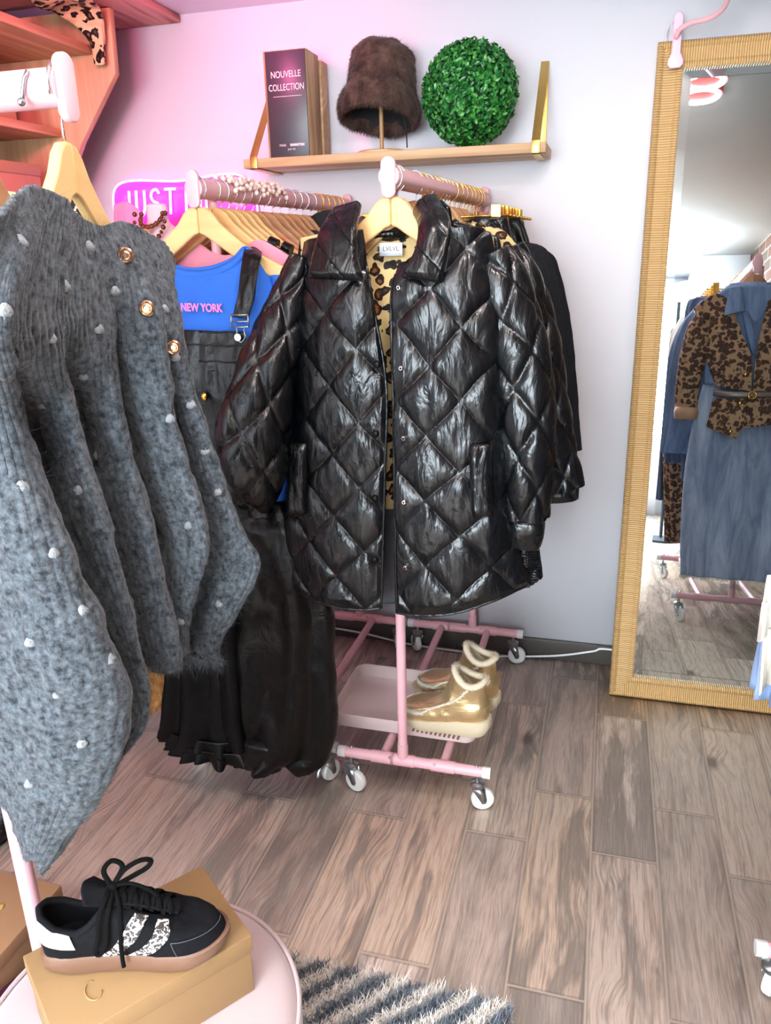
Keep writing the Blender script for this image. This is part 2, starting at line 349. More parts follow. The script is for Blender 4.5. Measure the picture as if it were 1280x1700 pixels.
M['pvc'] = mat_pvc()
def mat_leather(name, col, rough=.3, st=.4, spec=.5):
    t = NT(name); h = t.math('MULTIPLY_ADD', t.noise(160, detail=3), .12, t.noise(16, detail=4, rough=.6, dist=.8)); t.bump(h, st, .01); return t.out(col, rough, Specular_IOR_Level=spec)
M['pu'] = mat_leather('black_faux_leather', lin(9, 9, 10), .33, .4, .3)
M['satin'] = mat_leather('black_satin', lin(7, 7, 8), .42, .25, .18)
M['croc'] = mat_leather('crocodile_leather', lin(26, 26, 30), .22, .9)
M['goldlea'] = mat_leather('gold_leather', lin(216, 190, 142), .34, .25); M['goldlea'].node_tree.nodes['Principled BSDF'].inputs['Metallic'].default_value = .75
M['suede'] = simple('black_suede', lin(14, 15, 19), .9, var=.4, vs=25, bump=.3, bs=600, Specular_IOR_Level=.2)
M['laces'] = simple('black_laces', lin(6, 6, 7), .85, var=.2, bump=.6, bs=900, Specular_IOR_Level=.15)
M['gum'] = simple('gum_rubber', lin(118, 86, 68), .45, var=.05)
M['whitelea'] = simple('white_leather', lin(222, 220, 206), .45, var=.03)
M['eva'] = simple('cream_sole', lin(208, 194, 164), .6, var=.05)
M['fleece'] = simple('cream_fleece', lin(222, 206, 180), .95, var=.15, vs=200)
M['tray'] = simple('tray_plastic', lin(226, 204, 200), .45, var=.02)
M['blue'] = simple('blue_jersey', lin(36, 104, 206), .8, var=.06, vs=8, bump=.15, bs=900)
M['pinkj'] = simple('pink_jersey', lin(236, 150, 170), .8, var=.06)
M['red'] = simple('red_fur', lin(226, 44, 24), .9, var=.2, vs=120)
M['printpink'] = simple('pink_print', lin(240, 130, 200), .6, var=.02)
M['white'] = simple('cream_chiffon', lin(226, 222, 212), .7, var=.04)
M['orange'] = simple('orange_clip', lin(232, 104, 30), .4, var=.05)
M['pearl'] = simple('pearl', lin(246, 222, 214), .2, var=.03)
M['amber'] = simple('tortoise_bead', lin(96, 52, 26), .15, var=.4)
M['bust'] = simple('display_bust', lin(226, 206, 206), .7, var=.04)
M['lace'] = simple('pink_lace', lin(226, 130, 170), .8, var=.1)
M['slate'] = simple('black_poster_board', lin(58, 50, 58), .35, var=.08, vs=4)
M['letter'] = simple('white_lettering', lin(240, 215, 222), .5, var=.01)
M['letterpink'] = simple('gold_logo_lettering', lin(216, 180, 96), .4, var=.05)
M['skirt'] = NT('dark_skirting_tile').out(lin(74, 70, 66), .35)
M['cord'] = simple('white_cord', lin(222, 224, 226), .5, var=.02)
M['purple'] = simple('plum_fabric', lin(92, 40, 84), .8, var=.2)
def mat_mirror():
    t = NT('mirror_silvering'); return t.out((.84, .94, .95, 1), .0, 1)
M['mirror'] = mat_mirror()
def mat_wrap(name, axis):
    t = NT(name); s = t.n('ShaderNodeSeparateXYZ', {0: t.obj()}); a = s.outputs[axis]
    w = t.math('MULTIPLY_ADD', t.math('SINE', t.math('MULTIPLY', t.math('ADD', a, t.math('MULTIPLY', t.noise(14, detail=1), .004)), 2*PI/.0062)), .5, .5)
    sc = [3, 3, 3]; sc[axis] = 150; f = t.noise(1, t.vm('MULTIPLY', t.obj(), tuple(sc)), 2)
    c = t.mix(f, lin(190, 148, 92), lin(226, 190, 132)); c = t.mix(t.ramp(w, [(0, .75), (.4, 0.)]), c, lin(128, 92, 50)); t.bump(w, .6, .003); return t.out(c, .5)
M['wrapz'] = mat_wrap('reed_wrap_vertical', 2); M['wrapx'] = mat_wrap('reed_wrap_horizontal', 0)
def mat_denim(name, c1, c2):
    t = NT(name); f = t.ramp(t.noise(1, t.vm('MULTIPLY', t.obj(), (22, 22, 4)), 4, .65, .8), [(.36, 0.), (.66, 1.)]); g = t.noise(1, t.vm('MULTIPLY', t.obj(), (700, 700, 60)), 2)
    c = t.mix(f, c1, c2); c = t.mix(t.math('MULTIPLY', g, .35), c, lin(170, 186, 210)); t.bump(g, .2, .001); return t.out(c, .85)
M['denim'] = mat_denim('mid_blue_denim', lin(62, 86, 126), lin(118, 142, 182)); M['denimd'] = mat_denim('dark_denim', lin(40, 56, 90), lin(70, 90, 128)); M['denimg'] = mat_denim('grey_blue_denim', lin(116, 130, 168), lin(182, 194, 218))
def mat_fur(name, c1, c2, sc=90):
    t = NT(name); f = t.noise(sc, detail=4, rough=.7); c = t.mix(t.ramp(f, [(.35, 0.), (.65, 1.)]), c1, c2); return t.out(c, .9, Specular_IOR_Level=.15, Sheen_Weight=.15)
M['mohair'] = mat_fur('charcoal_mohair', lin(34, 39, 44), lin(96, 104, 111), 110)
M['furhat'] = mat_fur('brown_mink_fur', lin(44, 30, 26), lin(98, 74, 64), 28)
M['ginger'] = mat_fur('ginger_fur', lin(120, 76, 36), lin(190, 140, 80), 40)
M['dot'] = simple('pale_dot_yarn', lin(158, 163, 168), .9, var=.1)
def mat_shag():
    t = NT('shag_pile'); P = t.n('ShaderNodeNewGeometry').outputs['Position']; s = t.n('ShaderNodeSeparateXYZ', {0: P}); X, Y = s.outputs[0], s.outputs[1]
    w = t.noise(16, P, 2); d = t.math('ADD', t.math('MULTIPLY_ADD', X, 15.8, t.math('MULTIPLY', Y, -14.2)), t.math('MULTIPLY', w, .55))
    d = t.math('FRACT', d); bord = t.math('GREATER_THAN', t.math('ADD', X, t.math('MULTIPLY', w, .02)), -.135)
    m = t.math('MAXIMUM', t.ramp(d, [(.48, 0.), (.52, 1.)]), 0)
    return t.out(t.mix(m, lin(252, 246, 238), lin(132, 140, 150)), .95, Specular_IOR_Level=.1)
M['shag'] = mat_shag()
def mat_leaf():
    t = NT('boxwood_leaf'); f = t.noise(60, detail=2); return t.out(t.ramp(f, [(.3, lin(16, 70, 30)), (.52, lin(34, 116, 44)), (.74, lin(104, 180, 84))]), .35)
M['leaf'] = mat_leaf()
M['neon'] = emit('magenta_neon_tube', lin(255, 130, 245), 4.0)
M['neonback'] = NT('clear_pink_acrylic').out(lin(240, 90, 205), .2)
M['ringglow'] = emit('white_ring_diffuser', (1, .93, .9, 1), 30); M['ringfill'] = emit('added_ring_diffuser', (1, .94, .9, 1), 230); M['ringbody'] = simple('red_ring_body', lin(228, 60, 66), .4, var=.03); M['pinkglow'] = emit('pink_ring_diffuser', (1, .2, .4, 1), 10)
M['lampglow'] = emit('lit_lamp_disc', (.9, 1, 1, 1), 2.4); M['sky'] = emit('daylight_pane', (.62, .88, 1, 1), .6)
M['lampstem'] = simple('dark_lamp_stem', lin(60, 70, 80), .4)
M['seam'] = simple('seam_thread', lin(36, 36, 40), .5)
# ---------------------------------------------------------------- setting
XL, XR, YB, YF, ZC = -1.90, .95, 2.435, -2.45, 2.03
struct('floor', MB().bb((XL-.1, YF-.1, -.05), (XR+.1, YB+.1, 0)), M['floor'])
struct('ceiling', MB().bb((XL-.1, YF-.1, ZC), (XR+.1, YB+.1, ZC+.06)), M['ceiling'])
struct('wall_back', MB().bb((XL-.1, YB, 0), (XR+.1, YB+.08, ZC)), M['wall'])
struct('wall_left', MB().bb((XL-.08, YF, 0), (XL, YB, ZC)), M['wall'])
struct('wall_right', MB().bb((XR, YF, 0), (XR+.08, YB, ZC)), M['brick'])
struct('wall_front', MB().bb((XL, YF-.08, 0), (XR, YF, .55)).bb((XL, YF-.08, 1.95), (XR, YF, ZC)).bb((XL, YF-.08, .55), (-1.5, YF, 1.95)).bb((.28, YF-.08, .55), (XR, YF, 1.95)), M['wall'])
struct('trim_1', MB().bb((.62, YF, 0), (XR, -1.5, ZC)), M['wall'], bevel=.004)       # plastered pier seen in the mirror
w1 = struct('window_1', MB().bb((-1.5, YF-.1, .55), (.28, YF-.09, 1.95)), M['sky'])
struct('window_frame', MB().bb((-1.5, YF-.08, .55), (-1.46, YF, 1.95)).bb((.24, YF-.08, .55), (.28, YF, 1.95)).bb((-1.5, YF-.08, .55), (.28, YF, .59)).bb((-1.5, YF-.08, 1.91), (.28, YF, 1.95)).bb((-.52, YF-.08, .55), (-.48, YF-.02, 1.95)), M['cap'], w1)
sk = MB()
for k in range(-4, 2): sk.bb((k*.585-.44+.0015, YB-.012, 0), (k*.585+.585-.44-.0015, YB, .072))
struct('baseboard_back', sk, M['skirt'], bevel=.002)
struct('trim_2', MB().bb((-1.552, 0.2, 2.008), (-1.302, YB-.001, ZC)), M['rough'], bevel=.004)          # rough board under the ceiling
# ---------------------------------------------------------------- rolling garment racks
def caster(bar, x, y, z, ang, locked=False):
    c, s = math.cos(ang), math.sin(ang); D = V3(c, s, 0); P = V3(-s, c, 0); o = V3(x, y, 0)
    st = obj('caster', MB().lathe([(0, .066), (.017, .066), (.019, .070), (.019, .078), (.012, .082), (.006, .083), (.005, z-.012), (0, z-.012)], (x, y, 0), 18), M['steel'], bar, smooth='auto')
    ax = o+D*.014+V3(0, 0, .0295)
    for sd in (-1, 1):
        pl = [(-.016, .067), (.016, .067), (.022, .03), (.019, .022), (.010, .022), (.004, .034)]
        obj('fork', MB().prism([(a, b) for a, b in pl], o+P*sd*.0125, D, V3(0, 0, 1), .0016), M['steel'], st)
    G = tubegrid([ax-P*.0095, ax-P*.009, ax-P*.005, ax+P*.005, ax+P*.009, ax+P*.0095], [.021, .027, .0295, .0295, .027, .021], 28)
    w = MB().grid(G, True, True); w.tube([ax-P*.0125, ax+P*.0125], .004, 10); w.tube([ax-P*.0105, ax+P*.0105], .009, 14)
    obj('wheel', w, M['wheel'], st, smooth='auto')
    if locked: obj('brake_pedal', MB().bb(o-D*.0+V3(-.004, -.004, .05), o+V3(.004, .004, .056)).tube([o-D*.012+V3(0, 0, .06), o-D*.03+V3(0, 0, .045), o-D*.034+V3(0, 0, .03)], .005, 8), M['steel'], st, smooth='auto')
def rack(name, label, xa, xb, y0, y1, px, zr=1.475, rx=None, cap=.045, loc=None, group='pink garment racks on casters', angs=(0.2, 1.2, .3, 1.0), side=(.12, .12), lock=()):
    t = thing(name, label, 'garment rack', (px, (y0+y1)/2, 0), 0, group); zb = .11; sg_ = 1 if y1 > y0 else -1
    rx = rx or (px, px)
    for y in (y0, y1):
        b = obj('base_bar', MB().tube([(xa+.014, y, zb), (xb-.014, y, zb)], .0135, 16), M['pink'], t, smooth='auto')
        for x, sx in ((xa, 1), (xb, -1)):
            obj('end_cap', MB().tube([(x, y, zb), (x+sx*.02, y, zb)], .0148, 16), M['cap'], b, smooth='auto')
        for x in (xa+side[0], xb-side[1], px): obj('joint_sleeve', MB().tube([(x-.03, y, zb), (x+.03, y, zb)], .0158, 16), M['pink'], b, smooth='auto')
        for x in (xa+.035, xb-.035): obj('bolt', MB().ball((x, y, zb+.0155), (.005, .005, .004), 10), M['chrome'], b, smooth=True)
        for x in (xa+side[0]+.02, xb-side[1]-.02): obj('bolt', MB().ball((x, y-.012, zb+.01), .0035, 8), M['chrome'], b, smooth=True)
    for x in (xa+side[0], xb-side[1]):
        obj('side_bar', MB().tube([(x, y0+.012*sg_, zb), (x, y1-.012*sg_, zb)], .0118, 14), M['pink'], t, smooth='auto')
    for y, x in ((y0, px), (y1, px+rx[1]-rx[0])):
        obj('post', MB().tube([(x, y, zb+.012), (x, y, .95)], .0118, 16).tube([(x, y, .94), (x, y, zr)], .0105, 16).tube([(x, y, zb+.008), (x, y, zb+.05)], .0138, 16), M['pink'], t, smooth='auto')
    ra, rb = V3(rx[0], y0-.075*sg_, zr), V3(rx[1], y1+.03*sg_, zr)
    r = obj('rail', MB().tube([ra, rb], .0205, 24), M['pink'], t, smooth='auto')
    for p, sd in ((ra, -1), (rb, 1)):
        poly = [(.0125*math.cos(a), .021*(1 if math.sin(a) >= 0 else -1)+.0125*math.sin(a)) for a in np.linspace(0, 2*PI, 28, endpoint=False)]
        poly = [(a*1.15, b*1.1-.002) for a, b in poly]
        m = MB().prism(poly, p+V3(0, .004, 0), V3(1, 0, 0), V3(0, 0, 1), .009); obj('rail_end_plate', m, M['pink'], r, bevel=.002)
    k = 0
    bars = [c for c in t.children if c.name.startswith('base_bar')]
    for b, y in zip(bars, (y0, y1)):
        for x in (xa+.033, xb-.033): caster(b, x, y, zb, angs[k], k in lock); k += 1
    return t
rackC = rack('garment_rack', 'pink rolling garment rack in the middle with the black quilted jacket and tray', -.605, -.208, 1.618, 2.372, -.432, rx=(-.42, -.368), angs=(-.35, .35, 2.2, .1), lock=(0,))
rackL = rack('garment_rack', 'pink rolling garment rack whose rail is wound with pearls', -1.06, -.612, 1.628, 2.372, -.836, 1.472, rx=(-.838, -.785), angs=(.2, 1.15, .3, 1.9), lock=(1,))
rackR = rack('garment_rack', 'pink rolling rack of denim clothes reflected in the mirror', .335, .79, 1.235, .33, .575, 1.475, rx=(.548, .548), angs=(1.0, .5, 1, 2))
# the rack at the left foreground runs along the wall direction
def rack_cross():
    t = thing('garment_rack', 'pink garment rack in the left foreground carrying the grey dotted sweater', 'garment rack', (-1.05, .8, 0), 0, 'pink garment racks on casters'); y = .8; zr = 1.513
    for x in (-.845, -1.5):
        b = obj('base_bar', MB().tube([(x, y-.2, .075), (x, y+.2, .075)], .0135, 14), M['pink'], t, smooth='auto')
        for s in (-1, 1): caster(b, x, y+s*.17, .075, .7+s, False)
        obj('post', MB().tube([(x, y, .08), (x, y, zr)], .0135, 18), M['pink'], t, smooth='auto')
    obj('side_bar', MB().tube([(-.84, y, .075), (-1.5, y, .075)], .012, 14), M['pink'], t, smooth='auto')
    r = obj('rail', MB().tube([(-.572, y, zr), (-1.6, y, zr)], .0195, 28), M['pink'], t, smooth='auto')
    poly = [(.0125*math.cos(a), .021*(1 if math.sin(a) >= 0 else -1)+.0125*math.sin(a)) for a in np.linspace(0, 2*PI, 28, endpoint=False)]
    obj('rail_end_plate', MB().prism([(a*1.05, b*1.0-.001) for a, b in poly], (-.575, y, zr), V3(0, 1, 0), V3(0, 0, 1), .010), M['pink'], r, bevel=.002)
    obj('hook', MB().tube([(-.600, y-.019, zr+.014), (-.603, y-.022, zr+.006), (-.607, y-.0225, zr-.006), (-.608, y-.024, zr-.014)], .0022, 8).ball((-.608, y-.026, zr-.016), .0042, 10), M['steel'], r, smooth=True)
    return t
rackF = rack_cross()
# ---------------------------------------------------------------- hangers; local frame: rail centre at the origin, wings along X
UP = [(0, -.034), (.018, -.037), (.032, -.047), (.048, -.068), (.085, -.100), (.13, -.130), (.175, -.152), (.21, -.168), (.216, -.176)]
LO = [(.212, -.188), (.17, -.182), (.12, -.162), (.075, -.136), (.035, -.108), (.012, -.092), (0, -.088)]
def hook_path(r=.0235, end=205):
    pts = [(0, 0, -.038), (0, 0, -.034)]
    for a in np.linspace(-80, end, 14): pts.append((r*math.cos(math.radians(a)), 0, r*math.sin(math.radians(a))))
    return pts
def wood_hanger(label, wood, metal, group, name='wooden_hanger', long=0.0):
    t = thing(name, label, 'hanger', (0, 0, 0), 0, group)
    poly = UP+LO; th = .013
    dz = -long
    for s in (1, -1):
        pl = [(s*a, b+dz) for a, b in poly]
        if s < 0: pl = pl[::-1]
        m = MB().prism(pl, (0, th/2, 0), (1, 0, 0), (0, 0, 1), th); obj('shoulder_arm', m, M[wood], t, bevel=.004, segs=3, smooth='auto')
    hp = hook_path(); hp = [(a, b, c+(dz if k == 0 else 0)) for k, (a, b, c) in enumerate(hp)]
    obj('hook', MB().tube(hp, .0015, 8), M[metal], t, smooth=True)
    return t
def clip_hanger(label, group, clips=2, metal='gold', w=.15):
    t = thing('clip_hanger', label, 'hanger', (0, 0, 0), 0, group)
    obj('bar', MB().tube([(-w, 0, -.060), (w, 0, -.060)], .0028, 10).tube([(-w*.7,   .004, -.068), (w*.7, .004, -.068)], .002, 8).ball((w, 0, -.06), .004, 8).ball((-w, 0, -.06), .004, 8), M[metal], t, smooth=True)
    obj('hook', MB().tube([(0, 0, -.06), (0, 0, -.05)]+hook_path()[1:], .0015, 8), M[metal], t, smooth=True)
    for x in (-w+.035, w-.035):
        m = MB().prism([(-.012, -.034), (.012, -.034), (.012, -.090), (-.012, -.090)], (x, -.002, 0), (1, 0, 0), (0, 0, 1), .0025)
        m.prism([(-.012, -.034), (.012, -.034), (.012, -.090), (-.012, -.090)], (x, .009, 0), (1, 0, 0), (0, 0, 1), .0025).tube([(x-.008, .003, -.06), (x+.008, .003, -.06)], .0055, 10)
        obj('clip', m, M[metal], t, bevel=.0012, smooth='auto')
    return t
def railpt(rx, y, y0, y1, z): f = (y-y0)/(y1-y0); return (rx[0]+(rx[1]-rx[0])*f, y, z)
RC = lambda y: railpt((-.42, -.368), y, 1.543, 2.402, 1.475)
RL = lambda y: railpt((-.838, -.785), y, 1.553, 2.402, 1.472)
h0 = wood_hanger('pale wooden hanger inside the front black quilted jacket', 'hangerwood', 'chrome', 'wooden hangers on the middle rack'); h0.location = RC(1.556)
dup(h0, RC(1.592), .05, 'pale wooden hanger second on the middle rack, just behind the jacket hanger', scale=(.8, 1, 1))
hd = wood_hanger('wooden hanger holding the black garments at the back of the middle rack', 'hangerdark', 'chrome', 'wooden hangers on the middle rack'); hd.location = RC(1.80)
for y in (1.715, 1.86, 1.92, 1.98, 2.03, 2.08, 2.12, 2.33): dup(hd, RC(y), random.uniform(-.05, .05), scale=(.8, 1, 1))
cg = clip_hanger('gold clip hanger at the back of the middle rack', 'gold clip hangers on the middle rack'); cg.location = RC(1.98+.02)
for y in (2.05, 2.10, 2.15, 2.19, 2.23, 2.27, 2.30): dup(cg, RC(y), random.uniform(-.05, .05))
hm = wood_hanger('wooden hanger with gold hook, about halfway along the middle rack', 'hangerwood', 'gold', 'gold hook hangers on the middle rack'); hm.location = RC(1.76)
hm.scale = (.8, 1, 1); hd.scale = (.8, 1, 1)
for y in (1.84, 1.89, 1.95): dup(hm, RC(y), random.uniform(-.05, .05), scale=(.8, 1, 1))
# left rack
hl = wood_hanger('pale wooden hanger frontmost on the pearl-wound rack, over the blue sweatshirt', 'hangerwood', 'chrome', 'wooden hangers on the left rack', long=.0); hl.location = RL(1.563)
hh = dup(hl, RL(1.62), .1, 'pale wooden hanger among the close-packed front bunch on the pearl-wound rack')
for y in (1.655, 1.69, 1.725, 1.76): dup(hh, RL(y), .1+random.uniform(-.04, .04))
hk = wood_hanger('brown wooden hanger in the middle of the pearl-wound rack', 'hangerdark', 'chrome', 'brown wooden hangers on the left rack'); hk.location = RL(1.80); hk.rotation_euler.z = .12
for y in (1.85, 1.90, 1.94, 1.99, 2.03, 2.07, 2.12): dup(hk, RL(y), .12+random.uniform(-.05, .05))
ck = clip_hanger('gold clip hanger at the back of the pearl-wound rack', 'gold clip hangers on the left rack', w=.18); ck.location = RL(2.17)
for y in (2.21, 2.25, 2.29, 2.32): dup(ck, RL(y), random.uniform(-.06, .06))
cl = MB().bb((-.016, -.008, -.045), (.008, -.004, -.118)).bb((-.016, .004, -.045), (.008, .008, -.118)).tube([(-.01, 0, -.078), (.004, 0, -.078)], .005, 8)
cv = np.concatenate(cl.v)+np.array(RL(2.14))+V3(.13, 0, 0); cl.v = [cv]
one('clothes_clip', 'orange clip on the hanger bar at the back of the pearl-wound rack', 'clip', cl, M['orange'], bevel=.001)
# pearls wound on the left rail
pm = MB()
def pearl_string(name, label, P, r, group=None):
    m = MB()
    for p in P: m.ball(p, r, 10)
    return one(name, label, 'necklace', m, M['pearl'], group, smooth=True)
P = []
for k in range(110):
    y = 1.66+.27*k/110+.012*math.sin(k*1.9); c = np.array(RL(y)); a = 1.2+.95*math.sin(k*.9)+.3*math.sin(k*2.3); rr = .026+.006*abs(math.sin(k*1.7)); P.append(c+V3(rr*math.cos(a), 0, rr*math.sin(a)))
pearl_string('pearl_garland', 'pink-white pearl string heaped on top of the left rack rail', P, .0058)
P = [];
for k in range(26):
    f = k/25; c = np.array(RL(1.775)); P.append(c+V3(.02+.19*f, -.012, -.068-.115*f-.03*math.sin(f*PI)*.4))
pearl_string('pearl_necklace', 'thin pearl strand lying along a wooden hanger of the left rack', P, .0035)
# ---------------------------------------------------------------- wall shelf and what stands on it
sh = thing('wall_shelf', 'oak wall shelf held by two brass strap brackets', 'shelf', (-.62, 2.34, 1.575))
obj('board', MB().bb((-1.046, 2.25, 1.576), (-.186, 2.434, 1.601)), M['oak'], sh, bevel=.0015)
for x in (-1.012, -.212):
    m = MB(); w = .011
    for a, b in (((2.247, 1.603), (2.43, 1.815)),):
        n = V3(0, -(b[1]-a[1]), b[0]-a[0]); n /= np.linalg.norm(n); p0 = V3(0, a[0], a[1]); p1 = V3(0, b[0], b[1])
        v = [];
        for q in (p0, p1):
            for sx in (-w, w):
                for k in (0, .003): v.append(q+V3(x+sx, 0, 0)+n*k)
        m.add(v, [(0, 1, 3, 2), (4, 6, 7, 5), (0, 4, 5, 1), (2, 3, 7, 6), (0, 2, 6, 4), (1, 5, 7, 3)])
    m.bb((x-w, 2.2455, 1.572), (x+w, 2.249, 1.606)).bb((x-w, 2.2455, 1.572), (x+w, 2.434, 1.5755)).bb((x-w, 2.4305, 1.572), (x+w, 2.4345, 1.822))
    obj('bracket', m, M['brass'], sh, bevel=.0006)
# display block NOUVELLE COLLECTION
bl = thing('display_block', 'oak block with a black NOUVELLE COLLECTION front panel on the shelf', 'sign', (-.92, 2.34, 1.601))
b0, b1 = A(450, 263, 2.262), A(515, 261, 2.275); z0 = 1.602; ztop = 1.872
xl, xr = b0[0], b1[0]+.004
obj('wood_block', MB().bb((xl-.008, 2.268, z0), (xr, 2.368, ztop)), M['oakv'], bl, bevel=.0015)
obj('back_board', MB().bb((xl+.02, 2.372, z0), (xr+.006, 2.425, ztop-.01)), M['oak'], bl, bevel=.0015)
fp = obj('front_panel', MB().bb((xl, 2.262, z0), (xr-.001, 2.2675, ztop-.003)), M['slate'], bl, bevel=.0005)
cx = (xl+xr)/2; lw = xr-xl; EX, EZ = V3(1, 0, 0), V3(0, 0, 1)
lt = MB(); place_text(lt, 'NOUVELLE', .0235, (cx, 2.2612, ztop-.062), EX, EZ, sx=lw*.86/.131, extrude=.0004)
place_text(lt, 'COLLECTION', .0235, (cx, 2.2612, ztop-.094), EX, EZ, sx=lw*.93/.151, extrude=.0004)
lt.bb((xl+lw*.16, 2.2605, ztop-.1165), (xr-lw*.12, 2.2616, ztop-.1152))
l2 = MB(); place_text(l2, 'PARIS', .0085, (cx-lw*.17, 2.2612, z0+.030), EX, EZ, sx=.95, extrude=.0004); place_text(l2, 'MANHATTAN', .0085, (cx+lw*.2, 2.2612, z0+.030), EX, EZ, sx=.8, bold=.0006, extrude=.0004)
place_text(l2, 'JUST ME', .0065, (cx+lw*.05, 2.2612, z0+.019), EX, EZ, extrude=.0004)
obj('heading_lettering', lt, M['letter'], fp)
obj('logo_lettering', l2, M['letter'], fp)
# fur bucket hat on a peg
hc = A(632, 150, 2.325); hx, hy = hc[0], 2.325
hs = thing('hat_stand', 'wooden peg stand under the brown fur hat', 'stand', (hx, hy, 1.601))
obj('base', MB().lathe([(0, 0), (.07, 0), (.07, .006), (.066, .008), (0, .008)], (hx, hy, 1.601), 32), M['oak'], hs, smooth='auto')
obj('peg', MB().tube([(hx, hy, 1.608), (hx, hy, 1.83)], .0058, 14), M['oak'], hs, smooth='auto')
ht = thing('fur_hat', 'brown fur bucket hat resting on a wooden peg on the shelf', 'hat', (hx, hy, 1.66))
prof = [(.088, 1.712), (.096, 1.69), (.108, 1.68), (.116, 1.696), (.113, 1.722), (.104, 1.748), (.096, 1.764), (.094, 1.776), (.093, 1.80), (.090, 1.835), (.082, 1.862), (.06, 1.880), (.03, 1.887), (.001, 1.888)]
HC = V3(hx, hy, 1.77); RT = np.array(Matrix.Rotation(math.radians(-15), 3, 'X') @ Matrix.Rotation(math.radians(3), 3, 'Y')); tilt = lambda G: (G-HC) @ RT.T+HC
prof = crs(np.array(prof), np.linspace(0, len(prof)-1, 60)); t_ = np.linspace(0, 2*PI, 72, endpoint=False)[:, None]
G = np.stack([hx+prof[:, 0]*np.cos(t_), hy+prof[:, 0]*np.sin(t_)*.92, prof[:, 1]+0*t_], -1)
G = tilt(G); N = normals(G, True); G = G+N*(-.005*fbm(G*24, 3, 5)[..., None])
N = normals(G, True); N *= np.sign((N*(G-V3(hx, hy, 1.76))).sum(-1).mean())
mh = obj('hat_body', MB().grid(G, True), M['furhat'], ht, smooth=True)
Pn, Nn = sample_grid(G, 26000, N); dn = V3(0, 0, -1); hb = MB(); hairs(Pn-Nn*.001, Nn*.55+dn*.8+rng.normal(size=Nn.shape)*.25, rng.uniform(.007, .014, len(Pn)), .00035, hb, .3)
tag(obj('fur_pile', hb, M['furhat'], mh), kind='stuff')
inn = crs(np.array([(.1, 1.686), (.09, 1.71), (.088, 1.76), (.084, 1.82), (.06, 1.845), (.001, 1.85)]), np.linspace(0, 5, 20))
obj('lining', MB().grid(tilt(np.stack([hx+inn[:, 0]*np.cos(t_), hy+inn[:, 0]*np.sin(t_)*.9, inn[:, 1]+0*t_], -1)), True), M['blk'], ht, smooth=True)
tp = A(668, 180, 2.29); tq = A(676, 245, 2.27); obj('drawcord', MB().tube([tp+V3(0, 0, .03), tp, (tp+tq)/2+V3(.004, 0, 0), tq], .0018, 6).tube([tp+V3(0, 0, .012), tp-V3(0, 0, .005)], .004, 8), M['blk'], ht, smooth=True)
# boxwood ball
bc = A(780, 159, 2.278); R = .122; bc[2] = 1.602+R+.006; bw = thing('boxwood_ball', 'round green artificial boxwood ball standing on the shelf', 'plant', (bc[0], bc[1], 1.602))
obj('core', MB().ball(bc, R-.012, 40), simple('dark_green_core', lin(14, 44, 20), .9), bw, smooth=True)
def leaves(n, R, jit, L):
    d = rng.normal(size=(n, 3)); d /= np.linalg.norm(d, axis=1, keepdims=True); c = bc+d*(R+rng.uniform(-jit, jit*.5, (n, 1)))
    nn = d+rng.normal(size=(n, 3))*.55; nn /= np.linalg.norm(nn, axis=1, keepdims=True)
    a = np.cross(nn, rng.normal(size=(n, 3))); a /= np.linalg.norm(a, axis=1, keepdims=True); b = np.cross(nn, a)
    s = L*rng.uniform(.7, 1.25, (n, 1)); T = [(-1, 0, 0), (-.45, .5, .12), (.35, .55, .12), (1, 0, .1), (.35, -.55, .12), (-.45, -.5, .12), (0, 0, -.06)]
    v = np.stack([c+a*s*x+b*s*y*.95+nn*s*z for x, y, z in T], 1).reshape(-1, 3); m = MB(); i = np.arange(n)*7
    F = np.concatenate([np.stack([i+p, i+q, i+6], 1) for p, q in ((0, 1), (1, 2), (2, 3), (3, 4), (4, 5), (5, 0))])
    m.add(v, F.tolist()); return m
tag(obj('leaves', leaves(5600, R, .012, .0072), M['leaf'], bw), kind='stuff')
# ---------------------------------------------------------------- neon sign
ns = thing('neon_sign', 'glowing magenta neon sign reading JUST ME on the back wall', 'sign', (-1.36, 2.43, 1.40))
sg = MB(); Y = 2.405
o_ = [(-1.60, 1.425), (-1.575, 1.565), (-1.35, 1.568), (-1.13, 1.572), (-1.10, 1.43), (-1.30, 1.40), (-1.5, 1.405)]
ol = crs(np.array(o_+[o_[0]]), np.linspace(0, 7, 80))
obj('backing_plate', MB().prism([(x, z) for x, z in ol[:-1]], (0, Y+.02, 0), EX, EZ, .004), M['neonback'], ns)
Q = {'J': [[(.8, 1), (.8, .25), (.6, 0), (.25, 0), (.1, .25)]], 'U': [[(.1, 1), (.1, .3), (.3, 0), (.65, 0), (.85, .3), (.85, 1)]], 'S': [[(.85, .85), (.6, 1), (.25, .95), (.1, .75), (.3, .55), (.7, .45), (.9, .25), (.7, .03), (.3, 0), (.08, .15)]], 'T': [[(0, 1), (1, 1)], [(.5, 1), (.5, 0)]], 'M': [[(.0, 0), (.05, 1), (.5, .3), (.95, 1), (1, 0)]], 'E': [[(.9, 1), (.1, 1), (.1, 0), (.9, 0)], [(.1, .5), (.75, .5)]]}
tb = MB(); x = -1.565
for ch in 'JUST ME':
    if ch == ' ': x += .022; continue
    w = .046 if ch != 'M' else .06
    for st in Q[ch]:
        P = np.array([(x+a*w*.85+(b-.5)*.006, Y, 1.470+b*.075) for a, b in st]); tb.tube(crs(P, np.linspace(0, len(P)-1, 6*len(P))) if len(P) > 2 and ch != 'E' else P, .0042, 8)
    x += w*1.0+.008
obj('letter_tube', tb, M['neon'], ns, smooth=True)
obj('outline_tube', MB().tube([(a, Y+.01, b) for a, b in ol[:-1]], .0032, 8, True), M['neon'], ns, smooth=True)
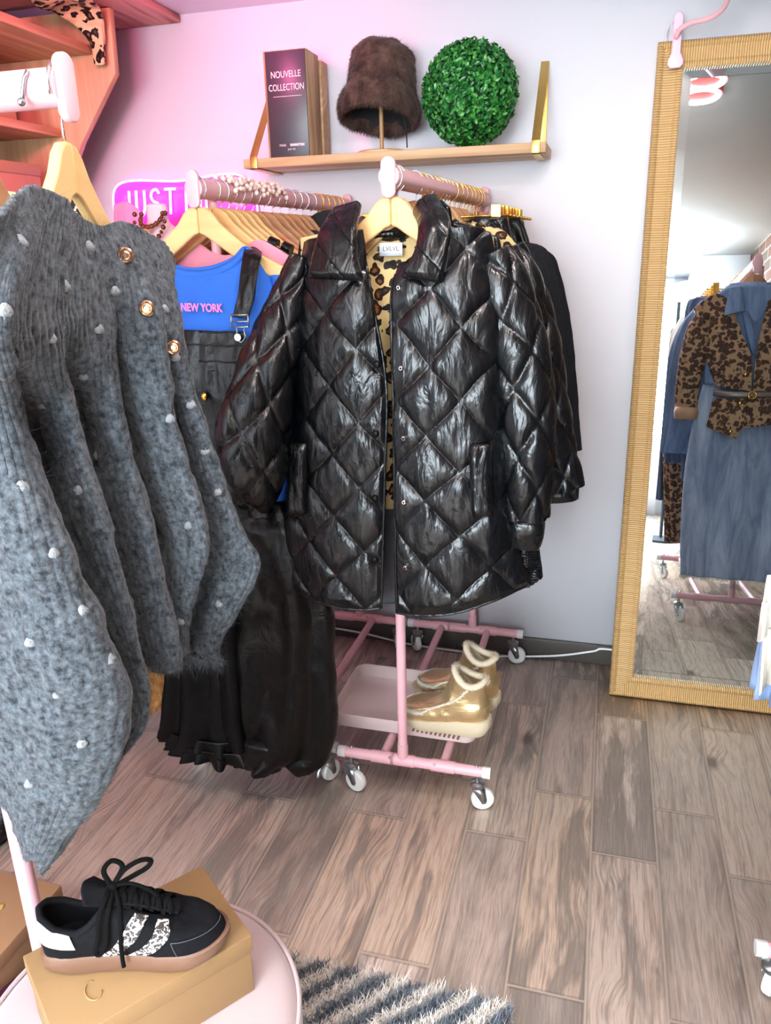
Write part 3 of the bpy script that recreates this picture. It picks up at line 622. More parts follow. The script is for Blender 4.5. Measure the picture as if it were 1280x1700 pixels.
# ---------------------------------------------------------------- mirror with reed frame
def mp(u, z): return V3(u, MP[1]+math.tan(MA)*z, z)
mt = thing('leaning_mirror', 'tall mirror in a reed-wrapped frame leaning on the back wall', 'mirror', (.7, 2.25, 0))
ex = V3(1, 0, 0); ez = V3(0, math.sin(MA), math.cos(MA)); on = MN
x0, x1, zt = .078, .98-.012, 1.84; fw = .068
H_ = zt/math.cos(MA)
obj('glass', MB().prism([(x0+fw, fw-.01), (x1-fw, fw-.01), (x1-fw, H_-fw+.01), (x0+fw, H_-fw+.01)], MP-on*.002, ex, ez, -.003) if False else MB().add([MP+ex*a+ez*b for a, b in ((x0+fw-.006, fw-.006), (x1-fw+.006, fw-.006), (x1-fw+.006, H_-fw+.006), (x0+fw-.006, H_-fw+.006))], [(0, 1, 2, 3)]), M['mirror'], mt)
bv = MB(); q = [(x0+fw-.002, fw-.002), (x1-fw, fw-.002), (x1-fw, H_-fw), (x0+fw-.002, H_-fw)]; bi = .022
qi = [(x0+fw+bi, fw+bi), (x1-fw-bi, fw+bi), (x1-fw-bi, H_-fw-bi), (x0+fw+bi, H_-fw-bi)]
for k in range(4):
    k2 = (k+1) % 4; bv.add([MP+ex*q[k][0]+ez*q[k][1]+on*.0002, MP+ex*q[k2][0]+ez*q[k2][1]+on*.0002, MP+ex*qi[k2][0]+ez*qi[k2][1]+on*.0012, MP+ex*qi[k][0]+ez*qi[k][1]+on*.0012], [(0, 1, 2, 3)])
obj('bevel_edge', bv, M['mirror'], mt)
def side(a, b, inn, mat, nm):
    m = MB(); a = MP+ex*a[0]+ez*a[1]; b = MP+ex*b[0]+ez*b[1]; d = (b-a)/np.linalg.norm(b-a); ii = ex*inn[0]+ez*inn[1]
    prof = [(0, -.028), (0, .012), (.003, .018), (.009, .021), (.015, .018), (.018, .013), (.05, .013), (.0535, .0165), (.058, .0175), (.063, .0165), (.067, .012), (.067, -.004), (.06, -.004), (.06, -.028)]
    v = []
    for k, e in ((0, 1), (1, -1)):
        base = a if k == 0 else b
        for s, h in prof: v.append(base+ii*s+on*h+d*e*s)
    n = len(prof); m.add(v, [(i, (i+1) % n, (i+1) % n+n, i+n) for i in range(n)]+[tuple(range(n))[::-1], tuple(range(n, 2*n))]); return obj(nm, m, M[mat], mt, smooth='auto')
side((x0, 0), (x0, H_), (1, 0), 'wrapz', 'frame_stile'); side((x1, H_), (x1, 0), (-1, 0), 'wrapz', 'frame_stile')
side((x0, H_), (x1, H_), (0, -1), 'wrapx', 'frame_rail'); side((x1, 0), (x0, 0), (0, 1), 'wrapx', 'frame_rail')
# clamp lamp on the mirror
lp = thing('clamp_lamp', 'pink gooseneck clamp lamp clipped on top of the mirror frame', 'lamp', tuple(A(1120, 75, 2.40)))
ca, cb_ = A(1123, 50, 2.392), A(1120, 108, 2.386)
poly = [(-.0115, .118), (-.008, .126), (0, .13), (.008, .126), (.0115, .118), (.0105, .06), (.011, .035), (.019, .018), (.019, .008), (.012, 0), (-.012, 0), (-.019, .008), (-.019, .018), (-.011, .035), (-.0105, .06)]
mlow = A(1120, 114, 2.385); obj('clamp', MB().prism(poly, mlow, ex, ez, -.01 if False else .008), M['pinkw'], lp, bevel=.002)
obj('rear_jaw', MB().prism(poly[:6]+poly[-1:], mlow+V3(0, .045, .0), ex, ez, .008).tube([mlow+ez*.115+V3(-.006, .0, 0), mlow+ez*.115+V3(-.006, .04, 0)], .006, 10), M['pinkw'], lp, bevel=.001)
nk = [A(1122, 62, 2.378), A(1130, 48, 2.36), A(1148, 38, 2.34), A(1172, 32, 2.31), A(1192, 22, 2.28), A(1206, 5, 2.24), A(1212, -20, 2.2), A(1218, -60, 2.15)]
obj('gooseneck', MB().tube(crs(np.array(nk), np.linspace(0, 7, 60)), .0062, 12), M['pink'], lp, smooth=True)
obj('pivot_screw', MB().ball(A(1123, 53, 2.378), (.007, .003, .007), 12), M['pinkw'], lp, smooth=True)
hd_ = nk[-1]; obj('lamp_head', MB().tube([hd_, hd_+V3(.01, -.02, .02), hd_+V3(.06, -.05, .0)], [.008, .02, .03], 16), M['pinkw'], lp, smooth=True)
cdm = MB().tube(crs(np.array([A(1110, 40, 2.40), A(1106, 60, 2.415), A(1104, 85, 2.425), V3(.09, 2.43, 1.2), V3(.085, 2.43, .5)]), np.linspace(0, 4, 40)), .0016, 6)
obj('power_cord', cdm, M['cord'], lp, smooth=True)
# cable along the skirting
cp = [A(520, 1040, 2.41), A(560, 1045, 2.41), A(650, 1058, 2.40), A(700, 1066, 2.38)]
cp = [(-1.3, 2.40, .02), (-.98, 2.41, .035), (-.8, 2.412, .028), (-.62, 2.405, .008), (-.42, 2.395, .006), (-.28, 2.40, .004), (-.1, 2.415, .02), (.02, 2.418, .05), (.07, 2.418, .064), (.3, 2.42, .05)]
one('power_cable', 'white power cable trailing along the dark skirting tiles', 'cable', MB().tube(crs(np.array(cp), np.linspace(0, len(cp)-1, 90)), .0038, 8), M['cord'], smooth=True)
# ---------------------------------------------------------------- ring lights on the ceiling
def ring(x, y, glow, label, group):
    t = thing('ring_light_fixture', label, 'ceiling light', (x, y, ZC), 0, group)
    tt = [(x+.062*math.cos(a), y+.062*math.sin(a), ZC-.028) for a in np.linspace(0, 2*PI, 40, endpoint=False)]
    obj('housing', MB().lathe([(.050, .0), (.074, .0), (.076, .027), (.048, .027), (.050, .0)], (x, y, ZC-.027), 40), M['ringbody'], t, smooth='auto')
    obj('diffuser', MB().tube(tt, .0075, 10, True), M[glow], t, smooth=True); return t
r0 = ring(.262, 1.60, 'ringglow', 'red ring ceiling light reflected in the mirror, nearer the room', 'ring lights')
dup(r0, (.262, 1.725, ZC), label='red ring ceiling light reflected in the mirror, nearer the back wall')
dup(r0, (*RINGS[2], ZC), label='red ring light added on the ceiling out of view for more light')
r9 = ring(*RINGS[3], 'ringfill', 'red ring light added on the ceiling out of view for more light', 'ring lights')  # added unseen rings with a stronger diffuser to lift the floor
for (x, y) in RINGS[4:]: dup(r9, (x, y, ZC))
ring(-1.02, 1.22, 'pinkglow', 'pink ring light on the ceiling by the left wall', 'ring lights')
# ---------------------------------------------------------------- shelving at the upper left
su = thing('shelving_unit', 'oak shelving on the left wall with a slanted end panel', 'shelf', (-1.62, 1.5, 1.2))
pe = [A(180, 55, 2.2), A(185, 120, 2.2), A(130, 235, 2.2), A(70, 360, 2.2)]
poly = [(XL+.001, 2.006)]+[(pe[0][0], 2.006), (pe[1][0], pe[1][2]), (pe[2][0], pe[2][2]), (-1.66, 1.50), (-1.84, 1.30), (XL+.001, 1.27)]
obj('end_panel', MB().prism(poly, (0, 2.24, 0), EX, EZ, .022), M['oakp'], su, bevel=.001)
def shelfboard(pxl, z_t):
    pa = A(*pxl, 2.215); obj('shelf_board', MB().bb((XL+.001, .5, pa[2]-.022), (pa[0], 2.215, pa[2])), M['oaky'], su, bevel=.001); return pa
s1 = shelfboard((152, 76), 0); s2 = shelfboard((100, 214), 0)
for n_, (y0, y1, zz, h, xx, lb) in enumerate([(1.62, 2.05, s2[2], .115, s2[0]-.01, 'kraft shoebox on the upper shelf board beside the slanted panel'), (1.1, 1.55, s2[2], .115, s2[0]-.005, 'kraft shoebox on the upper shelf board farther from the slanted panel'), (1.5, 2.1, 1.50, .1, -1.62, 'kraft shoebox low behind the foreground rack rail')]):
    bx = thing('shoebox', lb, 'box', (-1.64, (y0+y1)/2, zz), 0, 'kraft shoeboxes')
    obj('box_body', MB().bb((XL+.005, y0+.003, zz+.001), (xx-.003, y1-.003, zz+h-.02)), M['kraftd'], bx, bevel=.001)
    obj('lid', MB().bb((XL+.003, y0, zz+h-.03), (xx, y1, zz+h)), M['kraft'], bx, bevel=.001)
obj('shelf_board', MB().bb((XL+.001, .5, 1.478), (-1.61, 2.215, 1.499)), M['oaky'], su)
lsc = loft([[A(20, -30, 1.9), A(60, 10, 2.0), A(90, 20, 2.1), A(132, 50, 2.17), A(150, 75, 2.19), A(158, 108, 2.19)], [A(60, -40, 1.9), A(100, -8, 2.0), A(140, 8, 2.12), A(160, 35, 2.17), A(168, 70, 2.185), A(170, 108, 2.185)], [A(90, -50, 1.9), A(130, -20, 2.0), A(160, 5, 2.13), A(172, 35, 2.18), A(175, 70, 2.2), A(174, 104, 2.2)]], 40, 80)
N = facecam(lsc, normals(lsc)); lsc = lsc+N*(.006*fbm(lsc*25, 3, 3)[..., None])
one('leopard_scarf', 'leopard print scarf draped over the end of the top left shelf', 'scarf', MB().grid(lsc), M['leo4'], smooth=True, solid=.003)
# ---------------------------------------------------------------- garments
def quilt(p, q, H=.011, w=.10):
    f = lambda a: 1-np.exp(-np.abs(a-np.round(a))/w)
    return H*f(p)*f(q)
def puckers(p, q, P, amp=.004):                       # fine wrinkles that run out of the seams
    dp, dq = np.abs(p-np.round(p)), np.abs(q-np.round(q)); near = np.exp(-np.minimum(dp, dq)/.16)
    n1 = fbm(P*np.array([34, 24, 11.]), 2, 11); n2 = ridge(P*np.array([60, 45, 26.]), 2, 21); n3 = fbm(P*np.array([15, 12, 6.]), 2, 31)
    return amp*(.7*n1+.28*n2*near+.8*n3)
def puff_sheet(cols, nu, nv, phase=(0, 0), cell=(.0635, .0685), H=.0095, amp=.0036, edge=True, warp=.10):
    G = loft(cols, nu, nv); N = facecam(G, normals(G))
    X, Z = G[..., 0], G[..., 2]; wv = warp*vnoise(np.stack([X*9, Z*0+1, Z*9], -1), 4); wz = warp*vnoise(np.stack([X*9, Z*0+5, Z*9], -1), 6)
    a = X/cell[0]+phase[0]+wv; b = Z/cell[1]+phase[1]+wz; p, q = (a+b)/2, (a-b)/2
    h = quilt(p, q, H)+puckers(p, q, G, amp)
    if edge:
        u = np.linspace(0, 1, nu)[:, None]; v = np.linspace(0, 1, nv)[None]; h = h*np.clip(np.minimum(np.minimum(u, 1-u)*nu/10, (1-v)*nv/10), .0, 1)
    return G+N*h[..., None], N
def puff_tube(P, r1, r2, n=72, m=150, cell=(.060, .068), H=.0105, amp=.004, up=(0, -1, 0), ph=(0, 0), pw=.9):
    k = np.linspace(0, len(P)-1, m); PP = crs(np.array(P), k); a1 = crs(np.array(r1, float), k); a2 = crs(np.array(r2, float), k)
    G = tubegrid(PP, a1, n, r2=a2, up=up, pw=pw); N = normals(G, True); C = PP[None]; N *= np.sign((N*(G-C)).sum(-1).mean())
    L = np.concatenate([[0], np.cumsum(np.linalg.norm(np.diff(PP, axis=0), axis=1))]); ang = np.linspace(0, 2*PI, n, endpoint=False)[:, None]
    s = ang*.085/cell[0]; ncell = max(2, round(2*PI*.085/cell[0]/2)*2); s = ang/(2*PI)*ncell
    w = .14*vnoise(G*9, 8); a = s+ph[0]+w*np.sin(ang/2)**2; b = L[None]/cell[1]+ph[1]+w; p, q = (a+b)/2, (a-b)/2
    return G+N*(quilt(p, q, H)+puckers(p, q, G, amp))[..., None], N
def gar(rows, y, ry=.035, mapf=None, fold=(9, .012), nu=72, nv=90, wr=.004, seed=1, pw=.8, y2=None, top=.25, wsc=1):
    mapf = mapf or A; C = []; W_ = []
    for i, (py, l, r) in enumerate(rows):
        yy = y if y2 is None else y+(y2-y)*i/(len(rows)-1); a, b = mapf(l, py, yy), mapf(r, py, yy); C.append((a+b)/2); W_.append(abs(b[0]-a[0])/2)
    k = np.linspace(0, len(rows)-1, nv); C = crs(np.array(C), k); W_ = np.maximum(crs(np.array(W_), k), .004)
    t = np.linspace(0, 2*PI, nu, endpoint=False)[:, None]; c, s = np.cos(t), np.sin(t); c = np.sign(c)*np.abs(c)**pw; s = np.sign(s)*np.abs(s)**pw
    v = np.linspace(0, 1, nv)[None]; tap = np.minimum(1, .35+v*6)
    G = np.stack([C[None, :, 0]+W_[None]*c, C[None, :, 1]+ry*tap*s, C[None, :, 2]+0*t], -1)
    ph = 2.2*vnoise(np.stack([v*2+seed+0*t, np.cos(t)+0*v, np.sin(t)+0*v], -1), seed)
    f = fold[1]*np.clip((v-top*.5)/(1-top*.5), 0, 1)**.7*np.sin(fold[0]*t+ph+seed)
    N = normals(G, True); N *= np.sign((N*(G-C[None])).sum(-1).mean())
    return G+N*(f+wr*fbm(G*np.array([18, 18, 9.])*wsc, 4, seed))[..., None]
def garment(name, label, cat, G, mat, parent=None, group=None, nm='body'):
    return obj(nm, MB().grid(G, True), mat, parent, smooth=True, solid=.0025)
PX = lambda L, y: [A(a, b, y) for a, b in L]
# ---- the black quilted jacket at the front of the middle rack
J = thing('quilted_jacket', 'glossy black diamond-quilted jacket with leopard lining, hanging open at the front of the middle rack', 'jacket', tuple(A(655, 470, 1.54)))
J['label'] = 'glossy black diamond-quilted jacket with leopard lining, frontmost on the middle rack'
def cols(L): return [[A(*p) for p in c] for c in L]
Lc = cols([[(506, 405, 1.56), (489, 500, 1.575), (484, 640, 1.575), (479, 780, 1.57), (466, 900, 1.57), (472, 960, 1.57)],
 [(527, 396, 1.515), (512, 500, 1.505), (506, 640, 1.50), (502, 780, 1.50), (494, 900, 1.50), (500, 985, 1.50)],
 [(560, 388, 1.49), (560, 505, 1.47), (556, 640, 1.462), (555, 780, 1.458), (552, 900, 1.455), (550, 1006, 1.452)],
 [(585, 385, 1.495), (600, 508, 1.47), (606, 640, 1.46), (604, 780, 1.455), (602, 900, 1.452), (600, 1012, 1.450)],
 [(597, 384, 1.51), (620, 510, 1.478), (641, 640, 1.468), (639, 780, 1.462), (636, 900, 1.46), (633, 1009, 1.457)]])
GL, NL = puff_sheet(Lc, 150, 330, (.35, .1))
obj('left_front_panel', MB().grid(GL), M['pvc'], J, smooth=True, solid=.004)['label'] = 'front panel with black snap buttons, on the left in view'
Rc = cols([[(662, 440, 1.49), (650, 500, 1.474), (653, 640, 1.468), (655, 780, 1.462), (657, 900, 1.46), (659, 1017, 1.457)],
 [(690, 425, 1.48), (682, 500, 1.465), (684, 640, 1.458), (686, 780, 1.454), (688, 900, 1.452), (690, 1021, 1.450)],
 [(735, 385, 1.485), (740, 500, 1.462), (742, 640, 1.456), (745, 780, 1.452), (748, 900, 1.45), (752, 1018, 1.450)],
 [(782, 378, 1.50), (800, 500, 1.485), (804, 640, 1.475), (808, 780, 1.47), (814, 900, 1.47), (822, 996, 1.475)],
 [(815, 390, 1.54), (834, 500, 1.53), (840, 640, 1.525), (845, 780, 1.52), (858, 900, 1.52), (880, 968, 1.525)]])
GR, NR = puff_sheet(Rc, 190, 330, (.15, .45))
obj('right_front_panel', MB().grid(GR), M['pvc'], J, smooth=True, solid=.004)['label'] = 'front panel with silver snap sockets, on the right in view'
# bindings along the edges
def binding(G, N, i, j, r=.0032, nm='edge_binding'):
    P = G[i, j]+N[i, j]*.001; obj(nm, MB().tube(P[::3], r, 8), M['pvc'], J, smooth=True)
binding(GL, NL, -1, slice(20, None)); binding(GR, NR, 0, slice(20, None)); binding(GL, NL, slice(None), -1); binding(GR, NR, slice(None), -1)
def stitch_row(P, N, mat, parent, r=.0006, nm='stitching'):
    m = MB()
    for k in range(0, len(P)-2, 3): m.tube([P[k]+N[k]*.0035, P[k+1]+N[k+1]*.0042, P[k+2]+N[k+2]*.0035], r, 5)
    obj(nm, m, mat, parent)
# leopard back lining and its plain lower part
def lin_sheet(pts, ymid, nu=60, nv=80):
    return loft(pts, nu, nv)
Bk = cols([[(500, 395, 1.595), (500, 500, 1.60), (495, 680, 1.60), (492, 850, 1.60)], [(600, 375, 1.60), (600, 500, 1.585), (600, 680, 1.58), (600, 850, 1.58)],
 [(655, 388, 1.605), (655, 500, 1.585), (655, 680, 1.58), (655, 850, 1.58)], [(720, 375, 1.60), (720, 500, 1.585), (720, 680, 1.58), (720, 850, 1.58)], [(820, 395, 1.595), (830, 500, 1.60), (842, 680, 1.60), (850, 850, 1.59)]])
GB = loft(Bk, 90, 120); GB = GB+facecam(GB, normals(GB))*(.004*ridge(GB*np.array([16, 16, 9.]), 3, 3)[..., None])
obj('leopard_lining', MB().grid(GB), M['leo'], J, smooth=True, solid=.003)['label'] = 'leopard print lining inside the open jacket'
B2 = cols([[(492, 846, 1.588), (490, 930, 1.59), (492, 985, 1.59)], [(650, 846, 1.572), (650, 930, 1.57), (650, 1002, 1.57)], [(850, 846, 1.58), (870, 930, 1.58), (880, 975, 1.58)]])
obj('plain_lining', MB().grid(loft(B2, 40, 40)), M['lining'], J, smooth=True, solid=.003)
# outer back shell
Sh = cols([[(498, 400, 1.60), (487, 500, 1.60), (482, 700, 1.60), (470, 900, 1.60), (474, 965, 1.60)], [(655, 362, 1.605), (655, 500, 1.598), (655, 700, 1.598), (655, 900, 1.598), (655, 1000, 1.598)], [(828, 392, 1.60), (842, 500, 1.605), (848, 700, 1.605), (866, 890, 1.60), (898, 962, 1.58)]])
GS, NS = puff_sheet(Sh, 60, 90, amp=.002, H=.004); obj('back_panel', MB().grid(GS), M['pvc'], J, smooth=True, solid=.004)
# elasticated side piece under the right cuff
e = cols([[(838, 880, 1.545), (842, 930, 1.545), (850, 985, 1.545)], [(868, 885, 1.55), (872, 930, 1.55), (876, 975, 1.55)], [(893, 892, 1.565), (897, 930, 1.565), (901, 958, 1.565)]])
Ge = loft(e, 70, 60); Ne = facecam(Ge, normals(Ge)); z = Ge[..., 2]; Ge = Ge+Ne*(.0022*np.sin(z/.0058*2*PI)*np.clip((np.linspace(0, 1, 70)[:, None]-.3)*5, 0, 1)+.004*fbm(Ge*30, 3, 2))[..., None]
obj('elastic_side_band', MB().grid(Ge), M['pvc'], J, smooth=True, solid=.004)
# pocket welts
for L in ([(487, 737, 1.494), (509, 737, 1.484), (506, 848, 1.478), (484, 850, 1.488)], [(785, 740, 1.462), (812, 738, 1.472), (814, 850, 1.466), (790, 852, 1.458)]):
    a, b, c, d = [A(*p) for p in L]; Gp = np.array([[a, (a+d)/2, d], [(a+b)/2, (a+b+c+d)/4, (b*0+c+d)/2], [b, (b+c)/2, c]]); Gp = loft(Gp, 26, 60); u = np.linspace(0, 1, 26)[:, None]
    v = np.linspace(0, 1, 60)[None]; Gp = Gp+V3(0, -1, 0)*(.010*np.minimum(1, np.minimum(u, 1-u)*6)**.5*np.minimum(1, np.minimum(v, 1-v)*14)**.5+.0012*fbm(Gp*60, 2, 3))[..., None]+V3(0, -.006, 0)
    obj('pocket_welt', MB().grid(Gp), M['pvc'], J, smooth=True, solid=.008, offset=-1)
# snaps
def surf_at(G, px, py, off=.002):
    D = G-EYE; w = D@CF; u = 640+FPX*(D@CR)/w; v = 850-FPX*(D@CU)/w; d = (u-px)**2+(v-py)**2
    k = np.argwhere(d < max(d.min()*1.5, 6)); best = min(k, key=lambda ij: w[tuple(ij)]); return G[tuple(best)]
def snap(px, py, G, mat, lab, r=.0068):
    p = surf_at(G, px, py); t = obj('snap_button', MB().lathe([(0, .005), (r*.55, .005), (r*.8, .0038), (r, .0016), (r, -.002), (0, -.002)], (0, 0, 0), 18), M[mat], J, smooth='auto', origin=(0, 0, 0))
    t.location = (p+V3(0, -.0045, 0)).tolist(); t.rotation_euler = (PI/2, 0, 0); t['label'] = lab; WM[t.name] = Matrix.Translation(t.location) @ Matrix.Rotation(PI/2, 4, 'X'); return t
for y_ in (606, 720, 828, 930): snap(625 if y_ < 700 else 622, y_, GL, 'satin', 'black snap button', .0075)
for x_, y_ in ((661, 478), (665, 612), (669, 727), (671, 834), (672, 942)):
    s = snap(x_, y_, GR, 'chrome', 'silver snap socket', .006)
    obj('snap_centre', MB().ball(np.array(s.location)+V3(0, -.005, 0), .0022, 8), M['satin'], s, smooth=True)
# collar
def collar(L, nm, seed):
    C = cols(L); G = loft(C, 70, 90); N = facecam(G, normals(G)); u = np.linspace(0, 1, 70)[:, None]; v = np.linspace(0, 1, 90)[None]
    rim = np.minimum(1, np.minimum(u, 1-u)*12)**.6*np.minimum(1, (1-v)*14)**.6
    h = .010*rim+.0022*fbm(G*np.array([36, 30, 16.]), 2, seed)*rim-.004*np.exp(-np.abs(np.sin((G[..., 0]+G[..., 2]*.9)*PI/.062))/.1)*rim
    G = G+N*h[..., None]; o = obj(nm, MB().grid(G), M['pvc'], J, smooth=True, solid=.006)
    P = np.concatenate([G[0, 10:], G[1:-1, -1], G[-1, ::-1]]); obj('collar_binding', MB().tube(P[::3]+V3(0, -.001, 0), .0028, 8), M['pvc'], o, smooth=True); return G, N
collar([[(556, 352, 1.535), (534, 385, 1.485), (521, 425, 1.468), (513, 460, 1.458)], [(572, 348, 1.54), (562, 385, 1.478), (556, 425, 1.458), (552, 462, 1.448)], [(598, 342, 1.55), (592, 380, 1.482), (592, 425, 1.462), (602, 464, 1.450)]], 'collar_flap', 31)
collar([[(694, 362, 1.545), (699, 385, 1.485), (692, 420, 1.464), (668, 460, 1.450)], [(704, 336, 1.555), (718, 375, 1.478), (712, 420, 1.458), (700, 463, 1.446)], [(722, 332, 1.58), (745, 370, 1.50), (741, 418, 1.470), (731, 467, 1.456)]], 'collar_flap', 41)
stp = [A(600, 372, 1.575), A(625, 386, 1.60), A(650, 388, 1.61), A(675, 382, 1.605), A(700, 358, 1.59), A(712, 340, 1.58)]
Gs, _ = puff_tube(stp, [.012, .014, .014, .014, .016, .012], [.02, .024, .026, .026, .03, .018], 40, 90, H=.004, amp=.004); obj('collar_stand', MB().grid(Gs, True, True), M['pvc'], J, smooth=True)
bkc = cols([[(700, 358, 1.59), (706, 390, 1.60)], [(722, 330, 1.62), (745, 385, 1.62)], [(745, 344, 1.60), (752, 395, 1.60)]])
obj('collar_back', MB().grid(loft(bkc, 30, 30)), M['pvc'], J, smooth=True, solid=.008)
# label
lb0 = A(649, 414, 1.573); lbo = obj('neck_label', MB().bb(lb0-V3(.0235, .0006, .0125), lb0+V3(.0235, .0006, .0125)), M['paper'], J); lm = MB(); place_text(lm, 'LVLVL', .0125, lb0+V3(0, -.0012, .001), EX, EZ, extrude=.0003); obj('label_lettering', lm, M['ink'], lbo)
# sleeves
Sr = [A(812, 425, 1.545), A(842, 500, 1.545), A(866, 600, 1.54), A(874, 700, 1.535), A(875, 790, 1.53), A(874, 858, 1.53)]
G_, _ = puff_tube(Sr, [.035, .046, .048, .047, .044, .034], [.034, .048, .050, .050, .046, .036], 84, 200, ph=(.3, .2)); obj('sleeve', MB().grid(G_, True, True), M['pvc'], J, smooth=True)['label'] = 'sleeve with buttoned cuff on the right in view'
def cuff(P, r, nm='cuff'):
    k = np.linspace(0, 2, 40); PP = crs(np.array(P), k); G = tubegrid(PP, np.full(40, r), 60, r2=np.full(40, r*.85), up=(0, -1, 0), pw=.85); N = normals(G, True); N *= np.sign((N*(G-PP[None])).sum(-1).mean())
    bul = .003*np.sin(np.linspace(0, PI, 40))[None]**.4; obj(nm, MB().grid(G+N*(bul+.003*fbm(G*40, 3, 9))[..., None], True, True), M['pvc'], J, smooth=True)
cuff([A(874, 860, 1.525), A(873, 880, 1.525), A(868, 902, 1.53)], .036)
obj('cuff_seam', MB().tube(tubegrid([A(874, 861, 1.525), A(874, 864, 1.525)], .0385, 40, r2=np.array([.034, .034]), up=(0, -1, 0))[:, 0], .0022, 6, True), M['pvc'], J, smooth=True)
Sl = [A(507, 428, 1.55), A(480, 505, 1.535), A(452, 590, 1.50), A(431, 670, 1.475), A(421, 740, 1.46), A(421, 795, 1.46), A(428, 832, 1.475)]
G_, _ = puff_tube(Sl, [.025, .036, .047, .060, .066, .055, .026], [.03, .045, .055, .065, .062, .052, .026], 96, 200, ph=(.1, .6), amp=.0055, H=.012); obj('sleeve', MB().grid(G_, True, True), M['pvc'], J, smooth=True)['label'] = 'gathered sleeve on the left in view'
gc = G_[..., -1, :].mean(0); cuff([gc+V3(0, 0, .012), gc, gc-V3(-.004, 0, .03)], .024)
# ---- second quilted jacket behind, only its shoulder, sleeve and lining edge show
J2 = thing('quilted_jacket', 'black quilted jacket hanging directly behind the front jacket, its sleeve and hem poking out right', 'jacket', tuple(A(760, 600, 1.64)))
J2['label'] = 'second black quilted jacket behind the front one, only its sleeve showing at right'
Gj = cols([[(640, 372, 1.64), (640, 480, 1.655), (640, 640, 1.66), (640, 760, 1.66), (640, 830, 1.66)], [(760, 372, 1.635), (770, 480, 1.64), (775, 640, 1.64), (780, 760, 1.64), (790, 836, 1.64)], [(830, 398, 1.645), (845, 480, 1.645), (860, 640, 1.645), (880, 760, 1.645), (900, 836, 1.645)]])
G_, _ = puff_sheet(Gj, 90, 120, (.2, .6)); obj('body', MB().grid(G_), M['pvc'], J2, smooth=True, solid=.03, offset=1)
S2 = [A(838, 418, 1.645), A(866, 480, 1.645), A(888, 570, 1.64), A(903, 670, 1.635), A(915, 760, 1.635), A(928, 812, 1.635)]
G_, _ = puff_tube(S2, [.03, .038, .042, .044, .047, .046], [.03, .04, .045, .045, .04, .03], 80, 160, ph=(.5, .1)); obj('sleeve', MB().grid(G_, True, True), M['pvc'], J2, smooth=True)
cf = cols([[(880, 800, 1.635), (880, 836, 1.635)], [(925, 790, 1.625), (925, 836, 1.625)], [(950, 795, 1.63), (950, 833, 1.63)], [(961, 812, 1.64), (961, 828, 1.64)]])
G_, _ = puff_sheet(cf, 70, 40, (.4, .1), H=.008); obj('hem_corner', MB().grid(G_), M['pvc'], J2, smooth=True, solid=.02, offset=1)
# leopard blouse between
lbz = cols([[(745, 372, 1.70), (780, 400, 1.70), (820, 470, 1.70), (850, 540, 1.70)], [(780, 374, 1.69), (825, 396, 1.69), (858, 460, 1.69), (880, 545, 1.69)], [(790, 378, 1.70), (845, 398, 1.70), (884, 465, 1.70), (903, 566, 1.70)]])
G_ = loft(lbz, 40, 80); G_ = G_+normals(G_)*(.003*fbm(G_*30, 3, 5)[..., None])
one('leopard_blouse', 'leopard print blouse whose shoulder edge shows behind the black quilted jackets', 'blouse', MB().grid(G_), M['leo'], smooth=True, solid=.02)
# black woollen garments
def coat(label, rows, y, mat, group=None, cat='cardigan', name='wool_cardigan', **k):
    t = thing(name, label, cat, tuple(A((rows[0][1]+rows[0][2])/2, rows[0][0], y)), 0, group); G = gar(rows, y, **k); obj('body', MB().grid(G, True, True), mat, t, smooth=True); return t, G
t, G = coat('black cardigan with gold leaf embroidery hanging behind the leopard blouse', [(402, 720, 850), (420, 730, 882), (470, 740, 905), (560, 745, 920), (660, 745, 930), (750, 745, 938)], 1.79, M['blkw'], cat='cardigan', name='embroidered_cardigan')
em = MB()
for i_, (a, b) in enumerate([((868, 470), (872, 436))]+[((869, 468-k*-7), (880+k*0, 455+k*8)) for k in range(5)]):
    p, q = A(a[0], a[1], 1.75), A(b[0], b[1], 1.75); em.tube([p, (p+q)/2+V3(.004, 0, .006), q], .0009, 5)
em.tube([A(850, 410, 1.752), A(872, 422, 1.75), A(888, 445, 1.75), A(893, 480, 1.75), A(880, 490, 1.75)], .0009, 5)
em.tube([A(872, 438, 1.75), A(868, 448, 1.75), A(869, 462, 1.75), A(874, 462, 1.75), A(876, 448, 1.75), A(872, 438, 1.75)], .0009, 5)
obj('gold_embroidery', em, M['gold'], t)
coat('black knit cardigan with pale shoulder stitches, second from the back of the middle rack', [(404, 760, 868), (420, 770, 905), (480, 780, 925), (580, 790, 936), (680, 790, 942), (744, 790, 945)], 2.02, M['blkw'])
coat('black knit cardigan hanging at the very back of the middle rack', [(405, 790, 882), (416, 800, 905), (445, 800, 925), (560, 810, 945), (680, 810, 955), (746, 810, 960)], 2.2, M['blkw'])
sk1, _ = coat('black crocodile-effect skirt on gold clips behind the jackets', [(360, 790, 842), (375, 770, 842), (420, 760, 850), (520, 755, 860)], 1.985, M['croc'], cat='skirt', name='crocodile_skirt', ry=.02, fold=(7, .008))
sk2, _ = coat('black leather skirt on gold clips behind the crocodile-effect skirt', [(362, 820, 862), (384, 815, 870), (430, 815, 880), (520, 820, 885)], 2.14, M['pu'], cat='skirt', name='leather_skirt', ry=.02, fold=(7, .006))
sk3, _ = coat('narrow leopard print skirt on gold clips, last before the wall', [(358, 845, 866), (380, 848, 871), (430, 848, 874), (520, 850, 880)], 2.29, M['leo'], cat='skirt', name='leopard_skirt', ry=.012, fold=(5, .003))
